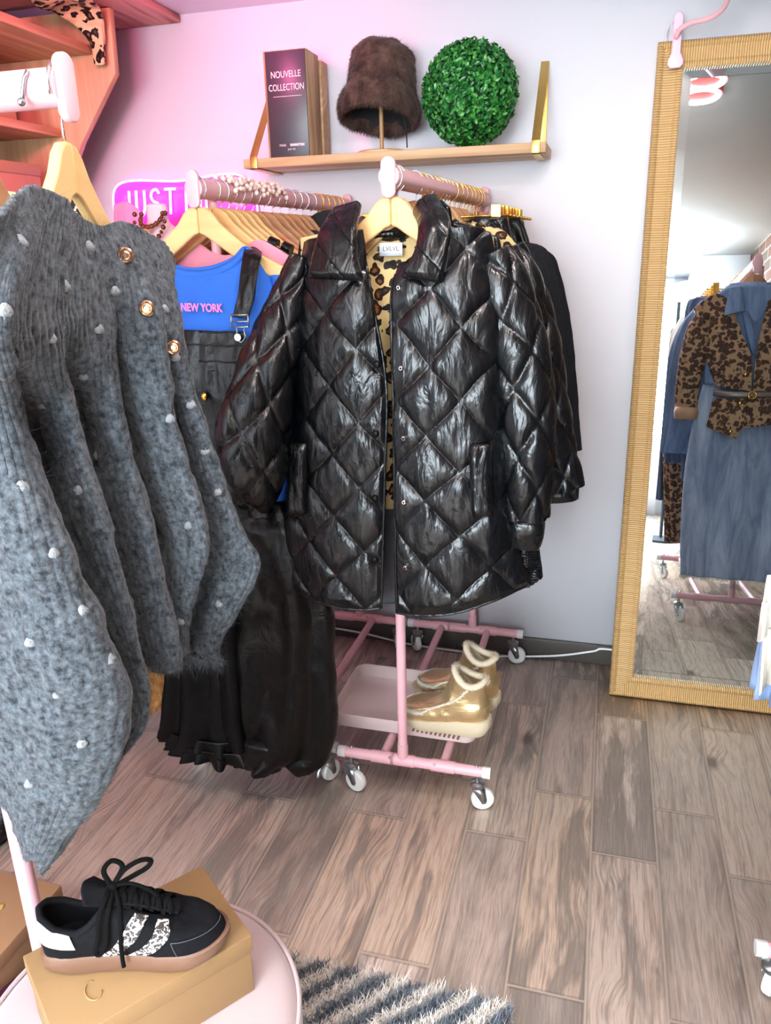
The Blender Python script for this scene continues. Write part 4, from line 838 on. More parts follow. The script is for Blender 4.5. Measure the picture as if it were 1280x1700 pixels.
# ---- left rack: blue sweatshirt under black dungarees
bs = thing('sweatshirt', 'bright blue sweatshirt printed NEW YORK in pink', 'sweatshirt', tuple(A(360, 470, 1.56)))
Bc = cols([[(240, 405, 1.575), (235, 500, 1.575), (245, 620, 1.57), (250, 760, 1.57)], [(262, 421, 1.56), (280, 500, 1.535), (285, 620, 1.53), (290, 760, 1.53)], [(300, 442, 1.55), (320, 500, 1.52), (325, 620, 1.51), (325, 760, 1.51)],
 [(345, 443, 1.55), (360, 500, 1.518), (360, 620, 1.51), (360, 760, 1.51)], [(385, 428, 1.55), (395, 500, 1.52), (398, 620, 1.51), (400, 760, 1.51)], [(405, 409, 1.555), (430, 500, 1.53), (435, 620, 1.52), (435, 760, 1.52)], [(425, 418, 1.56), (455, 500, 1.55), (465, 620, 1.54), (468, 760, 1.54)], [(462, 442, 1.58), (482, 510, 1.58), (485, 620, 1.57), (488, 760, 1.56)]])
G = loft(Bc, 120, 90); N = facecam(G, normals(G)); G = G+N*(.0022*ridge(G*np.array([7, 7, 4.]), 3, 9)[..., None])
obj('front', MB().grid(G), M['blue'], bs, smooth=True, solid=.02, offset=-1 if N[60, 40, 1] > 0 else 1)
nb = [A(262, 424, 1.553), A(300, 447, 1.545), A(345, 449, 1.543), A(385, 433, 1.545), A(407, 411, 1.55)]
ncr = crs(np.array(nb), np.linspace(0, 4, 40)); obj('neck_rib', MB().grid(np.stack([ncr+V3(0, 0, .001), ncr+V3(0, -.005, -.004), ncr+V3(0, -.005, -.014), ncr+V3(0, .002, -.0165)], 0)), M['blue'], bs, smooth=True, solid=.003)
tc = (A(295, 511, 1.508)+A(373, 511, 1.512))/2; d_ = A(373, 512, 1.511)-A(297, 510, 1.505); d_ /= np.linalg.norm(d_); tm = MB(); place_text(tm, 'NEW YORK', .0225, tc+V3(.004, -.006, 0), d_, EZ, bold=.0007, sx=.78, spacing=1.0); obj('printed_lettering', tm, M['printpink'], bs)
bsl = [A(466, 455, 1.565), A(478, 560, 1.58), A(480, 680, 1.58), A(466, 780, 1.57), A(462, 830, 1.57)]
G_ = tubegrid(crs(np.array(bsl), np.linspace(0, 4, 60)), crs(np.array([.02, .03, .03, .022, .015]), np.linspace(0, 4, 60)), 30, up=(0, -1, 0)); obj('sleeve', MB().grid(G_, True, True), M['blue'], bs, smooth=True)
obj('sleeve_cuff', MB().tube([A(462, 828, 1.57), A(461, 850, 1.57)], .0145, 20), M['blue'], bs, smooth='auto')
# dungarees
dg = thing('dungarees', 'black faux-leather dungarees over the blue sweatshirt', 'dungarees', tuple(A(370, 700, 1.5)))
Dc = cols([[(270, 548, 1.51), (262, 620, 1.50), (258, 700, 1.50), (262, 800, 1.5)], [(310, 548, 1.495), (300, 620, 1.485), (300, 700, 1.485), (300, 800, 1.49)], [(360, 550, 1.495), (362, 620, 1.48), (365, 700, 1.475), (370, 800, 1.48)], [(408, 552, 1.51), (422, 620, 1.50), (440, 700, 1.5), (455, 800, 1.51)]])
G = loft(Dc, 110, 110); N = facecam(G, normals(G)); G = G+N*(.006*ridge(G*np.array([14, 14, 5.]), 3, 19)[..., None])
bib = obj('bib', MB().grid(G), M['pu'], dg, smooth=True, solid=.005)
for a, b in (((300, 573), (407, 575)), ((330, 600), (392, 603)), ((330, 552), (408, 553))):
    P = np.array([surf_at(G, a[0]+(b[0]-a[0])*k, a[1]+(b[1]-a[1])*k) for k in np.linspace(0, 1, 12)]); obj('seam', MB().tube(P+V3(0, -.002, 0), .0022, 6), M['pu'], bib, smooth=True)
p_ = np.array([surf_at(G, 391, y_) for y_ in np.linspace(604, 690, 8)]); obj('pocket_edge', MB().tube(p_+V3(0, -.002, 0), .002, 6), M['pu'], bib, smooth=True)
st = [[A(405, 414, 1.575), A(404, 422, 1.53), A(400, 450, 1.512), A(396, 490, 1.50), A(387, 527, 1.494)], [A(420, 412, 1.58), A(420, 424, 1.535), A(415, 452, 1.513), A(409, 490, 1.50), A(400, 528, 1.494)], [A(433, 420, 1.59), A(433, 430, 1.54), A(428, 456, 1.514), A(422, 492, 1.50), A(412, 529, 1.494)]]
Gst = loft(st, 20, 80); Gst = Gst+facecam(Gst, normals(Gst))*(.0018*ridge(Gst*np.array([40, 40, 16.]), 2, 3)[..., None]); obj('strap', MB().grid(Gst), M['pu'], dg, smooth=True, solid=.004)
bc_ = A(398, 533, 1.486); bk = MB()
for (x0_, z0_, x1_, z1_) in ((-.019, .012, .019, .012), (-.019, -.012, .019, -.012), (-.019, -.012, -.019, .012), (.019, -.012, .019, .012), (-.019, -.001, .019, -.001)): bk.tube([bc_+V3(x0_, 0, z0_), bc_+V3(x1_, 0, z1_)], .0017, 8)
bk.tube(crs(np.array([bc_+V3(-.009, 0, -.012), bc_+V3(-.008, 0, -.022), bc_+V3(-.010, -.001, -.032), bc_+V3(0, -.002, -.042), bc_+V3(.010, -.001, -.032), bc_+V3(.008, 0, -.022), bc_+V3(.009, 0, -.012)]), np.linspace(0, 6, 40)), .0014, 8)
obj('buckle', bk, M['steel'], dg, smooth=True); bq = A(395, 560, 1.482); obj('bib_button', MB().lathe([(0, .004), (.006, .004), (.0075, .002), (.0075, -.002), (0, -.002)], bq, 18, 'Y'), M['steel'], dg, smooth='auto')
bq = A(339, 659, 1.462); obj('side_button', MB().ball(bq, (.007, .004, .009), 14), M['gold'], dg, smooth=True)['label'] = 'gold button'
legs = gar([(780, 250, 470), (850, 270, 480), (950, 280, 520), (1050, 290, 545), (1150, 280, 545), (1215, 285, 535)], 1.60, ry=.085, fold=(9, .022), wr=.006, seed=4, nu=130, nv=110)
obj('trouser_legs', MB().grid(legs, True, True), M['satin'], dg, smooth=True)
# long black satin dress hanging in front-left with ruffled hem and a faux-leather one beside it
dr = thing('satin_dress', 'long black satin dress with ruffled hem at the left end of the pearl-wound rack', 'dress', tuple(A(330, 1100, 1.52)))
G = gar([(700, 300, 345), (800, 290, 380), (900, 300, 400), (1000, 290, 410), (1100, 288, 415), (1180, 284, 420), (1222, 276, 425)], 1.54, ry=.05, fold=(7, .018), wr=.005, seed=8, nu=110, nv=100)
obj('skirt', MB().grid(G, True, True), M['satin'], dr, smooth=True)
for k, (zy, x0_, x1_, am) in enumerate(((1218, 276, 420, .012), (1236, 290, 430, .016))):
    th = np.linspace(0, 2*PI, 160, endpoint=False)[:, None]; c = (A(x0_, zy, 1.54)+A(x1_, zy, 1.54))/2; w = abs(A(x1_, zy, 1.54)[0]-A(x0_, zy, 1.54)[0])/2; s = np.linspace(0, 1, 10)[None]
    rr = 1+am/w*s*2*np.sin(th*15+k*2+np.sin(th*3)); G = np.stack([c[0]+w*np.cos(th)*rr, c[1]+(.05)*np.sin(th)*rr, c[2]+.012-.042*s+.006*np.sin(th*7+k)*s], -1); obj('ruffle', MB().grid(G, True), M['satin'], dr, smooth=True, solid=.002)
l2 = thing('leather_trousers', 'black faux-leather wide trousers hanging beside the middle rack', 'trousers', tuple(A(470, 1100, 1.5)))
G = gar([(830, 395, 470), (900, 400, 520), (1000, 400, 548), (1100, 395, 548), (1180, 392, 548), (1240, 398, 540), (1262, 405, 500)], 1.555, ry=.055, fold=(5, .022), wr=.006, seed=15, nu=120, nv=110)
obj('legs', MB().grid(G, True, True), M['pu'], l2, smooth=True)
G = gar([(1225, 400, 470), (1245, 398, 475), (1262, 400, 472), (1270, 410, 460)], 1.52, ry=.03, fold=(3, .006), nu=60, nv=30, wr=.004, seed=3); obj('turned_hem', MB().grid(G, True, True), M['pu'], l2, smooth=True)
ft = thing('fur_piece', 'ginger faux-fur garment end showing below the grey sweater', 'coat', tuple(A(262, 1130, 1.7)))
G = gar([(480, 236, 286), (800, 238, 288), (1060, 240, 290), (1110, 236, 296), (1150, 240, 290), (1172, 246, 262)], 1.72, ry=.04, fold=(5, .006), nu=60, nv=40, seed=2); N = normals(G, True); ob_ = obj('body', MB().grid(G, True, True), M['ginger'], ft, smooth=True)
C_ = G.mean(0)[None]; N *= np.sign((N*(G-C_)).sum(-1).mean()); Pn, Nn = sample_grid(G, 7000, N); hb = MB(); hairs(Pn, Nn*.5+V3(0, 0, -1)+rng.normal(size=Nn.shape)*.2, rng.uniform(.01, .025, len(Pn)), .0004, hb, .3); tag(obj('fur_pile', hb, M['ginger'], ob_), kind='stuff')
# tops on the wooden hangers behind the blue sweatshirt
def top(label, px0, px1, py, y, mat, name, cat, low=(60, 150, 260)):
    t = thing(name, label, cat, tuple(A((px0+px1)/2, py, y))); w = px1-px0; Cc = []
    for f, dy in ((0, 38), (.12, 24), (.25, 6), (.38, 22), (.5, 28), (.62, 20), (.75, 2), (.88, 14), (1, 30)): x = px0+w*f; Cc.append([A(x, py+dy, y), A(x, py+dy+low[0], y-.008), A(x, py+low[1], y-.008), A(x, py+low[2], y)])
    G = loft(Cc, 70, 50); G = G+facecam(G, normals(G))*(.003*fbm(G*14, 3, int(py))[..., None]); obj('body', MB().grid(G), mat, t, smooth=True, solid=.016); return t
top('pink sweatshirt on the hanger right behind the blue one', 272, 482, 396, 1.62, M['pinkj'], 'sweatshirt', 'sweatshirt')
top('black jersey hanging behind the pink sweatshirt', 280, 500, 404, 1.68, M['blk'], 'black_jersey', 'jersey')
top('red jumper whose neckline shows between the wooden hangers', 345, 500, 392, 1.80, M['red'], 'red_jumper', 'jumper')
top('dark jersey hanging toward the back of the pearl-wound rack', 400, 560, 380, 2.02, M['blk'], 'black_jersey', 'jersey')
rf = loft(cols([[(455, 368, 1.95), (462, 392, 1.95), (470, 430, 1.95)], [(480, 380, 1.94), (485, 400, 1.94), (490, 430, 1.94)], [(512, 398, 1.95), (515, 412, 1.95), (518, 430, 1.95)]]), 40, 30)
one('red_fur_top', 'orange-red fluffy jumper shoulder on a hanger beside the quilted jacket collar', 'jumper', MB().grid(rf), M['red'], smooth=True, solid=.03)
bb_ = loft(cols([[(505, 372, 2.1), (510, 410, 2.1)], [(530, 352, 2.1), (530, 410, 2.1)], [(560, 350, 2.12), (560, 410, 2.1)]]), 20, 20)
one('black_skirt', 'black skirt clipped to the gold hangers at the back of the pearl-wound rack', 'skirt', MB().grid(bb_), M['blk'], smooth=True, solid=.02)
fl = MB()
for (a, b) in (((447, 401), (461, 407)), ((470, 409), (484, 416))): fl.tube([A(*a, 1.70), A(*b, 1.70)], .0125, 14)
one('leather_strap', 'black leather straps looped over a wooden hanger of the left rack', 'strap', fl, M['pu'], smooth='auto')
# display bust with necklaces, lace top, studded top
bu = thing('display_bust', 'pale pink jewellery bust below the neon sign', 'bust', (A(262, 380, 2.25)[0], 2.25, 1.0)); bx, by = A(264, 380, 2.25)[0], 2.25; zt_ = A(264, 338, 2.25)[2]
pr = crs(np.array([(.001, zt_), (.03, zt_-.002), (.034, zt_-.02), (.036, zt_-.05), (.06, zt_-.075), (.09, zt_-.12), (.095, zt_-.2), (.07, zt_-.3), (.001, zt_-.31)]), np.linspace(0, 8, 60)); t_ = np.linspace(0, 2*PI, 48, endpoint=False)[:, None]
obj('torso', MB().grid(np.stack([bx+pr[:, 0]*np.cos(t_), by+pr[:, 0]*.6*np.sin(t_), pr[:, 1]+0*t_], -1), True), M['bust'], bu, smooth=True); obj('pole', MB().tube([(bx, by, 0.0), (bx, by, zt_-.3)], .01, 10).lathe([(0, 0), (.1, 0), (.1, .01), (0, .012)], (bx, by, 0), 24), M['cap'], bu, smooth='auto')
for r_, dz_, lab in ((.036, .058, 'short tortoise bead necklace on the pink bust'), (.052, .105, 'long tortoise bead necklace with a gold sun pendant on the pink bust')):
    nt = thing('bead_necklace', lab, 'necklace', (bx, by-.06, zt_-dz_), 0, 'bead necklaces on the bust'); m = MB()
    for k in range(17):
        a = PI*(k/16); x = -r_*math.cos(a); z = zt_-.03-(dz_-.02)*math.sin(a)**.8; m.ball((bx+x, by-.03-.035*math.sin(a)-.012*(dz_ > .1), z), .0062 if k % 2 else .0078, 8)
    obj('beads', m, M['amber'], nt, smooth=True)
m = MB(); c = V3(bx, by-.078, zt_-.085)
for k in range(14): a = k*PI/7; m.tube([c, c+V3(.016*math.cos(a), -.003, .016*math.sin(a))], .0014, 5)
m.ball(c, .005, 8); obj('sun_pendant', m, M['gold'], nt, smooth=True)
one('lace_top', 'pink openwork lace top hanging left of the bust', 'top', MB().grid(loft(cols([[(190, 340, 2.3), (192, 380, 2.3), (200, 430, 2.3)], [(212, 335, 2.29), (215, 380, 2.28), (220, 430, 2.28)], [(236, 352, 2.3), (242, 390, 2.3), (246, 430, 2.3)]]), 30, 30)), M['lace'], smooth=True, solid=.008)
ss = thing('studded_top', 'black top dotted with pearl studs seen through the hanger above the grey sweater', 'top', tuple(A(128, 350, 1.6)))
Gs = loft(cols([[(85, 322, 1.6), (90, 360, 1.6), (95, 420, 1.6)], [(125, 312, 1.57), (128, 360, 1.56), (130, 420, 1.56)], [(162, 345, 1.6), (165, 375, 1.6), (168, 420, 1.6)]]), 40, 40); obj('body', MB().grid(Gs), M['blk'], ss, smooth=True, solid=.02)
m = MB()
for k in range(70): a, b = random.random()*38, random.random()*30; p = Gs[int(a), int(b)]; m.ball(p+V3(0, -.012, 0), .0032, 6)
tag(obj('pearl_studs', m, M['pearl'], ss, smooth=True), kind='stuff')
# ---------------------------------------------------------------- foreground: grey dotted mohair sweater
hf = wood_hanger('pale wooden hanger holding the grey dotted sweater in the foreground', 'hangerwood', 'chrome', 'wooden hangers on the foreground rack', long=.018)
hf.location = (-.581, .8, 1.513); hf.rotation_euler.z = math.radians(106)
h2 = wood_hanger('brown wooden hanger left of the sweater hanger on the foreground rack', 'hangerdark', 'chrome', 'wooden hangers on the foreground rack', long=.018); h2.location = (-.70, .8, 1.513); h2.rotation_euler.z = math.radians(106)
SW = thing('dotted_sweater', 'fluffy dark grey jumper with pale dots and gold buttons along the shoulder', 'sweater', tuple(A(150, 700, .85)))
def c_(L): return [A(*p) for p in L]
SC = [c_([(-70, 380, 0.544), (-140, 520, 0.560), (-180, 700, 0.700), (-180, 880, 0.680), (-140, 1050, 0.670), (-60, 1200, 0.670), (8, 1330, 0.680), (36, 1416, 0.690)]),
 c_([(0, 350, 0.575), (-60, 520, 0.560), (-60, 700, 0.660), (-30, 880, 0.640), (0, 1040, 0.640), (20, 1180, 0.645), (38, 1320, 0.655), (48, 1426, 0.670)]),
 c_([(28, 325, 0.618), (-25, 520, 0.560), (5, 700, 0.660), (50, 880, 0.635), (90, 1040, 0.635), (115, 1180, 0.640), (105, 1310, 0.650), (60, 1425, 0.665)]),
 c_([(54, 310, 0.659), (8, 520, 0.571), (42, 700, 0.700), (104, 880, 0.680), (168, 1040, 0.680), (214, 1165, 0.690), (172, 1300, 0.690), (74, 1450, 0.690)]),
 c_([(66, 313, 0.677), (14, 530, 0.580), (38, 705, 0.775), (90, 880, 0.780), (150, 1040, 0.780), (196, 1160, 0.790), (166, 1240, 0.790), (120, 1330, 0.790)]),
 c_([(80, 318, 0.699), (45, 525, 0.623), (85, 705, 0.755), (150, 880, 0.755), (200, 1040, 0.755), (235, 1150, 0.765), (222, 1215, 0.765), (170, 1275, 0.770)]),
 c_([(97, 328, 0.725), (92, 520, 0.689), (124, 700, 0.765), (178, 880, 0.765), (222, 1040, 0.765), (243, 1150, 0.775), (238, 1205, 0.775), (188, 1272, 0.780)]),
 c_([(112, 342, 0.749), (104, 525, 0.706), (112, 705, 0.850), (162, 880, 0.860), (206, 1030, 0.860), (232, 1080, 0.860), (236, 1100, 0.860), (236, 1114, 0.860)]),
 c_([(131, 358, 0.778), (136, 520, 0.750), (160, 700, 0.830), (212, 880, 0.835), (240, 1000, 0.835), (256, 1070, 0.835), (262, 1098, 0.835), (262, 1116, 0.835)]),
 c_([(150, 370, 0.807), (178, 520, 0.809), (200, 690, 0.835), (252, 880, 0.840), (277, 1000, 0.840), (291, 1070, 0.840), (295, 1096, 0.840), (295, 1113, 0.840)]),
 c_([(168, 375, 0.835), (190, 525, 0.826), (192, 700, 0.910), (240, 880, 0.930), (270, 980, 0.930), (281, 1040, 0.930), (287, 1065, 0.930), (287, 1085, 0.930)]),
 c_([(185, 372, 0.862), (215, 520, 0.830), (240, 690, 0.875), (293, 880, 0.885), (295, 980, 0.885), (295, 1040, 0.885), (295, 1065, 0.885), (293, 1088, 0.885)]),
 c_([(200, 368, 0.885), (255, 520, 0.840), (285, 685, 0.880), (340, 880, 0.890), (337, 950, 0.890), (315, 1005, 0.890), (307, 1050, 0.890), (298, 1092, 0.890)]),
 c_([(213, 372, 0.905), (268, 530, 0.860), (280, 700, 0.940), (320, 860, 0.980), (317, 940, 0.980), (309, 990, 0.980), (313, 1040, 0.980), (317, 1080, 0.980)]),
 c_([(232, 380, 0.935), (280, 535, 0.875), (313, 700, 0.925), (365, 870, 0.950), (377, 940, 0.955), (357, 1000, 0.955), (343, 1045, 0.955), (339, 1086, 0.955)]),
 c_([(262, 402, 0.981), (295, 540, 0.900), (335, 700, 0.935), (393, 865, 0.965), (426, 940, 0.970), (395, 1010, 0.970), (365, 1058, 0.970), (361, 1094, 0.970)]),
 c_([(286, 438, 1.018), (291, 545, 0.925), (327, 700, 0.965), (380, 865, 0.990), (413, 940, 1.000), (387, 1010, 1.000), (359, 1056, 1.000), (355, 1088, 1.000)])]
nu_ = 420; GSW = loft(SC, nu_, 420); NSW = facecam(GSW, normals(GSW))
NSW = normals(GSW); NSW *= np.where((NSW*(EYE-GSW)).sum(-1).mean() > 0, 1, -1)
GSW = GSW+NSW*(.0045*fbm(GSW*22, 4, 77)+.0016*np.sin(np.linspace(0, 17, nu_)[:, None]*2*PI*4)*.6)[..., None]
swb = obj('knit_body', MB().grid(GSW), M['mohair'], SW, smooth=True, solid=.006, offset=0)
Bk_ = loft([c_([(-70, 385, .70), (-160, 800, .80), (0, 1290, .78)]), c_([(60, 330, .82), (60, 800, .88), (70, 1330, .76)]), c_([(150, 395, .92), (180, 800, .95), (200, 1060, .93)]), c_([(278, 450, 1.03), (340, 800, 1.03), (345, 1060, 1.02)])], 40, 60); obj('knit_back', MB().grid(Bk_), M['mohair'], SW, smooth=True, solid=.006)
Pn, Nn = sample_grid(GSW, 150000, NSW); down = V3(.1, 0, -1)
hb = MB(); hairs(Pn, Nn*.8+down*.35+rng.normal(size=Nn.shape)*.75, rng.uniform(.003, .0085, len(Pn)), .00016, hb, .5)
Pn, Nn = sample_grid(GSW, 9000, NSW); hairs(Pn, Nn*.9+rng.normal(size=Nn.shape)*.9, rng.uniform(.008, .018, len(Pn)), .00011, hb, .7, seg=3)
# ragged loose ends at the cuff and the hems
for (a, b, n_, L_) in (((303, 1088, .90), (366, 1094, .95), 500, .03), ((236, 1112, .85), (300, 1110, .84), 350, .012), ((74, 1448, .68), (165, 1300, .68), 250, .010)):
    a_, b_ = A(*a), A(*b); f = rng.random((n_, 1)); P_ = a_*(1-f)+b_*f+rng.normal(size=(n_, 3))*.004; hairs(P_, V3(.1, 0, -1)+rng.normal(size=(n_, 3))*.45, rng.uniform(.3, 1, n_)*L_, .00016, hb, .5, seg=3)
tag(obj('mohair_fuzz', hb, M['mohair'], swb), kind='stuff')
nk_ = np.array([A(*p) for p in [(54, 312, .80), (70, 318, .805), (90, 330, .81), (112, 346, .82), (131, 361, .83), (150, 373, .84), (175, 377, .85), (198, 372, .86), (222, 376, .87), (248, 394, .89)]])
dots = [(32, 403), (146, 412), (106, 477), (192, 484), (8, 514), (163, 547), (274, 514), (85, 562), (139, 623), (71, 671), (292, 591), (319, 671), (284, 695), (343, 748), (162, 757), (36, 809), (130, 814), (363, 817), (190, 878), (313, 874), (90, 917), (138, 1014), (53, 1066), (363, 1002), (299, 1032), (221, 996), (181, 1095), (97, 1154), (137, 1233), (50, 1300), (2, 968)]
def surf_n(G, N, px, py):
    D = G-EYE; w = D@CF; u = 640+FPX*(D@CR)/w; v = 850-FPX*(D@CU)/w; d = (u-px)**2+(v-py)**2
    k = np.argwhere(d < max(d.min()*1.5, 6)); b = tuple(min(k, key=lambda ij: w[tuple(ij)])); return G[b], N[b]
for a, b in dots:
    p, n = surf_n(GSW, NSW, a, b); n = n/np.linalg.norm(n)
    if (n*(EYE-p)).sum() < 0: n = -n
    vw = (EYE-p)/np.linalg.norm(EYE-p); n = n*.45+vw*.55; n /= np.linalg.norm(n); p = p+n*.0023
    t1 = np.cross(n, V3(0, 0, 1)); t1 /= np.linalg.norm(t1); t2 = np.cross(n, t1); m = MB(); r_ = .0062*random.uniform(.85, 1.1)
    th = np.linspace(0, 2*PI, 14, endpoint=False); rim = [p+n*.0014+(t1*math.cos(q)+t2*math.sin(q))*r_*(1+.12*math.sin(3*q)) for q in th]
    m.add([p+n*.0018]+rim+[p-n*.001], [(0, 1+i, 1+(i+1) % 14) for i in range(14)]+[(15, 1+(i+1) % 14, 1+i) for i in range(14)]); P_ = np.array(rim)*rng.random((14, 1))+p*.0; K = rng.random((60, 1))*r_; q = rng.random((60, 1))*2*PI
    hairs(p+n*.002+t1*K*np.cos(q)+t2*K*np.sin(q), n*.7+rng.normal(size=(60, 3))*.6, .003, .0002, m, .5); o = obj('dot', m, M['dot'], swb)
for a, b in ((211, 424), (245, 511), (291, 576)):
    p, n = surf_n(GSW, NSW, a, b); n = V3(.35, -.9, 0); n /= np.linalg.norm(n); t1 = np.cross(n, V3(0, 0, 1)); ax = p+n*.008
    m = MB(); prof = [(0, .0045), (.0025, .0045), (.0034, .002), (.005, .0016), (.0062, .004), (.0078, .005), (.0094, .0035), (.0096, .001), (.008, -.003), (0, -.003)]
    th = np.linspace(0, 2*PI, 26, endpoint=False)[:, None]; pr_ = np.array(prof); G_ = ax+n*pr_[None, :, 1:2]+(t1*np.cos(th)[..., None]+V3(0, 0, 1)*np.sin(th)[..., None])*pr_[None, :, 0:1]
    m.grid(G_, True, False); o = obj('button', m, M['rose'], SW, smooth='auto'); o['label'] = 'domed gold button'
# neighbours on the same rack
lw = thing('leopard_garment', 'leopard print top behind the grey sweater under the brown hanger', 'top', tuple(A(10, 360, 1.0)))
obj('body', MB().grid(loft([c_([(-40, 330, 1.0), (-60, 420, 1.0), (-80, 520, 1.0)]), c_([(20, 318, .98), (10, 420, .98), (0, 520, .98)]), c_([(62, 345, 1.0), (60, 420, 1.0), (50, 520, 1.0)])], 30, 30)), M['leo'], lw, smooth=True, solid=.012)
gg = thing('knit_garment', 'dark grey knitted garment hanging low at the left edge of the photo', 'sweater', tuple(A(0, 1320, .95)))
G = gar([(1050, -110, 40), (1150, -110, 42), (1250, -100, 40), (1310, -90, 34), (1340, -80, 22)], .98, ry=.05, fold=(5, .012), nu=70, nv=60, seed=5); ob_ = obj('body', MB().grid(G, True, True), M['mohair'], gg, smooth=True)
N = normals(G, True); N *= np.sign((N*(G-G.mean(0)[None])).sum(-1).mean()); Pn, Nn = sample_grid(G, 16000, N); hb = MB(); hairs(Pn, Nn*.8+rng.normal(size=Nn.shape)*.6, rng.uniform(.003, .009, len(Pn)), .0002, hb, .5); tag(obj('mohair_fuzz', hb, M['mohair'], ob_), kind='stuff')
bt = thing('black_boot', 'black leather toe of a shoe at the left edge of the photo', 'shoe', tuple(AZ(10, 1390, .0)))
o_ = AZ(-20, 1392, .0); G = tubegrid(crs(np.array([o_+V3(-.12, 0, .045), o_+V3(-.03, 0, .04), o_+V3(.02, 0, .034), o_+V3(.052, 0, .026), o_+V3(.064, 0, .018)]), np.linspace(0, 4, 40)), crs(np.array([.045, .044, .042, .032, .004]), np.linspace(0, 4, 40)), 30, r2=crs(np.array([.045, .038, .03, .022, .003]), np.linspace(0, 4, 40)), up=(0, 0, 1)); obj('upper', MB().grid(G, True, True), M['pu'], bt, smooth=True)
obj('sole', MB().bb(o_+V3(-.12, -.04, 0), o_+V3(.05, .04, .008)), M['blk'], bt, bevel=.004)
# ---------------------------------------------------------------- pouf, boxes, sneaker
pc = V3(-.585, .70, 0); PR, PH = .228, .30
pf = thing('pouf', 'round pale pink velvet pouf under the kraft shoebox and black sneaker', 'pouf', tuple(pc))
pr = crs(np.array([(PR-.012, .004), (PR, .02), (PR+.002, .10), (PR+.002, .2), (PR, .27), (PR-.006, .288), (PR-.022, .298), (PR-.06, .302), (.1, .303), (.001, .303)]), np.linspace(0, 9, 80)); t_ = np.linspace(0, 2*PI, 120, endpoint=False)[:, None]
G = np.stack([pc[0]+pr[:, 0]*np.cos(t_), pc[1]+pr[:, 0]*np.sin(t_), pr[:, 1]+0*t_], -1); obj('upholstery', MB().grid(G, True), M['velvet'], pf, smooth=True)
for z_ in (.289, .02): obj('piping', MB().tube([(pc[0]+(PR-.001)*math.cos(a), pc[1]+(PR-.001)*math.sin(a), z_) for a in np.linspace(0, 2*PI, 90, endpoint=False)], .0035, 8, True), M['velvet'], pf, smooth=True)
def shoebox(label, c, d, rz, lidh, mat, matl, lidov=.003, parent=None):
    t = thing('shoebox', label, 'box', tuple(c), 0, 'kraft shoeboxes'); c = np.array(c, float); w, l, h = d
    obj('box_body', MB().box(c+V3(0, 0, (h-.004)/2), (w, l, h-.004), rz), M[mat], t, bevel=.0012)
    obj('lid', MB().box(c+V3(0, 0, h-lidh/2), (w+2*lidov, l+2*lidov, lidh), rz), M[matl], t, bevel=.0014); return t
ang = math.radians(53); bxc = V3(-.588, .722, .304); sb = shoebox('kraft shoebox on the pink pouf, under the black sneaker', bxc, (.265, .165, .106), ang, .03, 'kraft', 'kraft')
# gold printed emblem on the lid
e1 = V3(math.cos(ang), math.sin(ang), 0); e2 = V3(-e1[1], e1[0], 0); q = AZ(155, 1645, .41)
obj('lid_print', MB().tube([q+(e1*math.cos(a)*.010+V3(math.sin(ang), -math.cos(ang), 0)*math.sin(a)*.016)+V3(0, 0, .0002) for a in np.linspace(.4, 5.2, 24)], .0012, 6), simple('darker_card_print', lin(168, 134, 84), .6), sb)
P1, P2, P0 = AZ(98, 1470, .13), AZ(0, 1582, .13), AZ(-10, 1450, .13)
d1 = P2-P1; d1 /= np.linalg.norm(d1); d2 = V3(d1[1], -d1[0], 0); d2 = d2 if d2 @ (P0-P1) > 0 else -d2; cc = P1+d1*.16+d2*.1; rz_ = math.atan2(d1[1], d1[0])
sb2 = shoebox('kraft shoebox on the floor at the left edge, behind the pink rack post', (cc[0], cc[1], .001), (.32, .2, .128), rz_, .03, 'kraftd', 'kraftd')
lg = AZ(0, 1507, .1305); m = MB(); m.ball(lg, (.006, .010, .001), 10); m.ball(lg+V3(-.01, .004, 0), (.008, .006, .001), 10); obj('logo_print', m, M['letterpink'], sb2)
one('fabric_bundle', 'plum fabric heap on the floor at the bottom left corner', 'fabric', MB().ball(AZ(-20, 1690, .03), (.07, .09, .03), 20), M['purple'], smooth=True)
# sneaker
def shoe_frame(o, a): ex = V3(math.cos(a), math.sin(a), 0); return lambda x, y, z: np.asarray(o)+ex*x+V3(-ex[1], ex[0], 0)*y+V3(0, 0, 1)*z
hb_, tb_ = AZ(85, 1600, .412), AZ(372, 1566, .412); a_sh = math.radians(21); F0 = shoe_frame(V3(-.700, .668, .411), a_sh); F = lambda x, y, z: F0(x*.93, y*.95, z*1.04)
sn = thing('sneaker', 'black suede sneaker with leopard side stripes and gum sole', 'shoe', tuple(V3(-.6, .74, .412)))
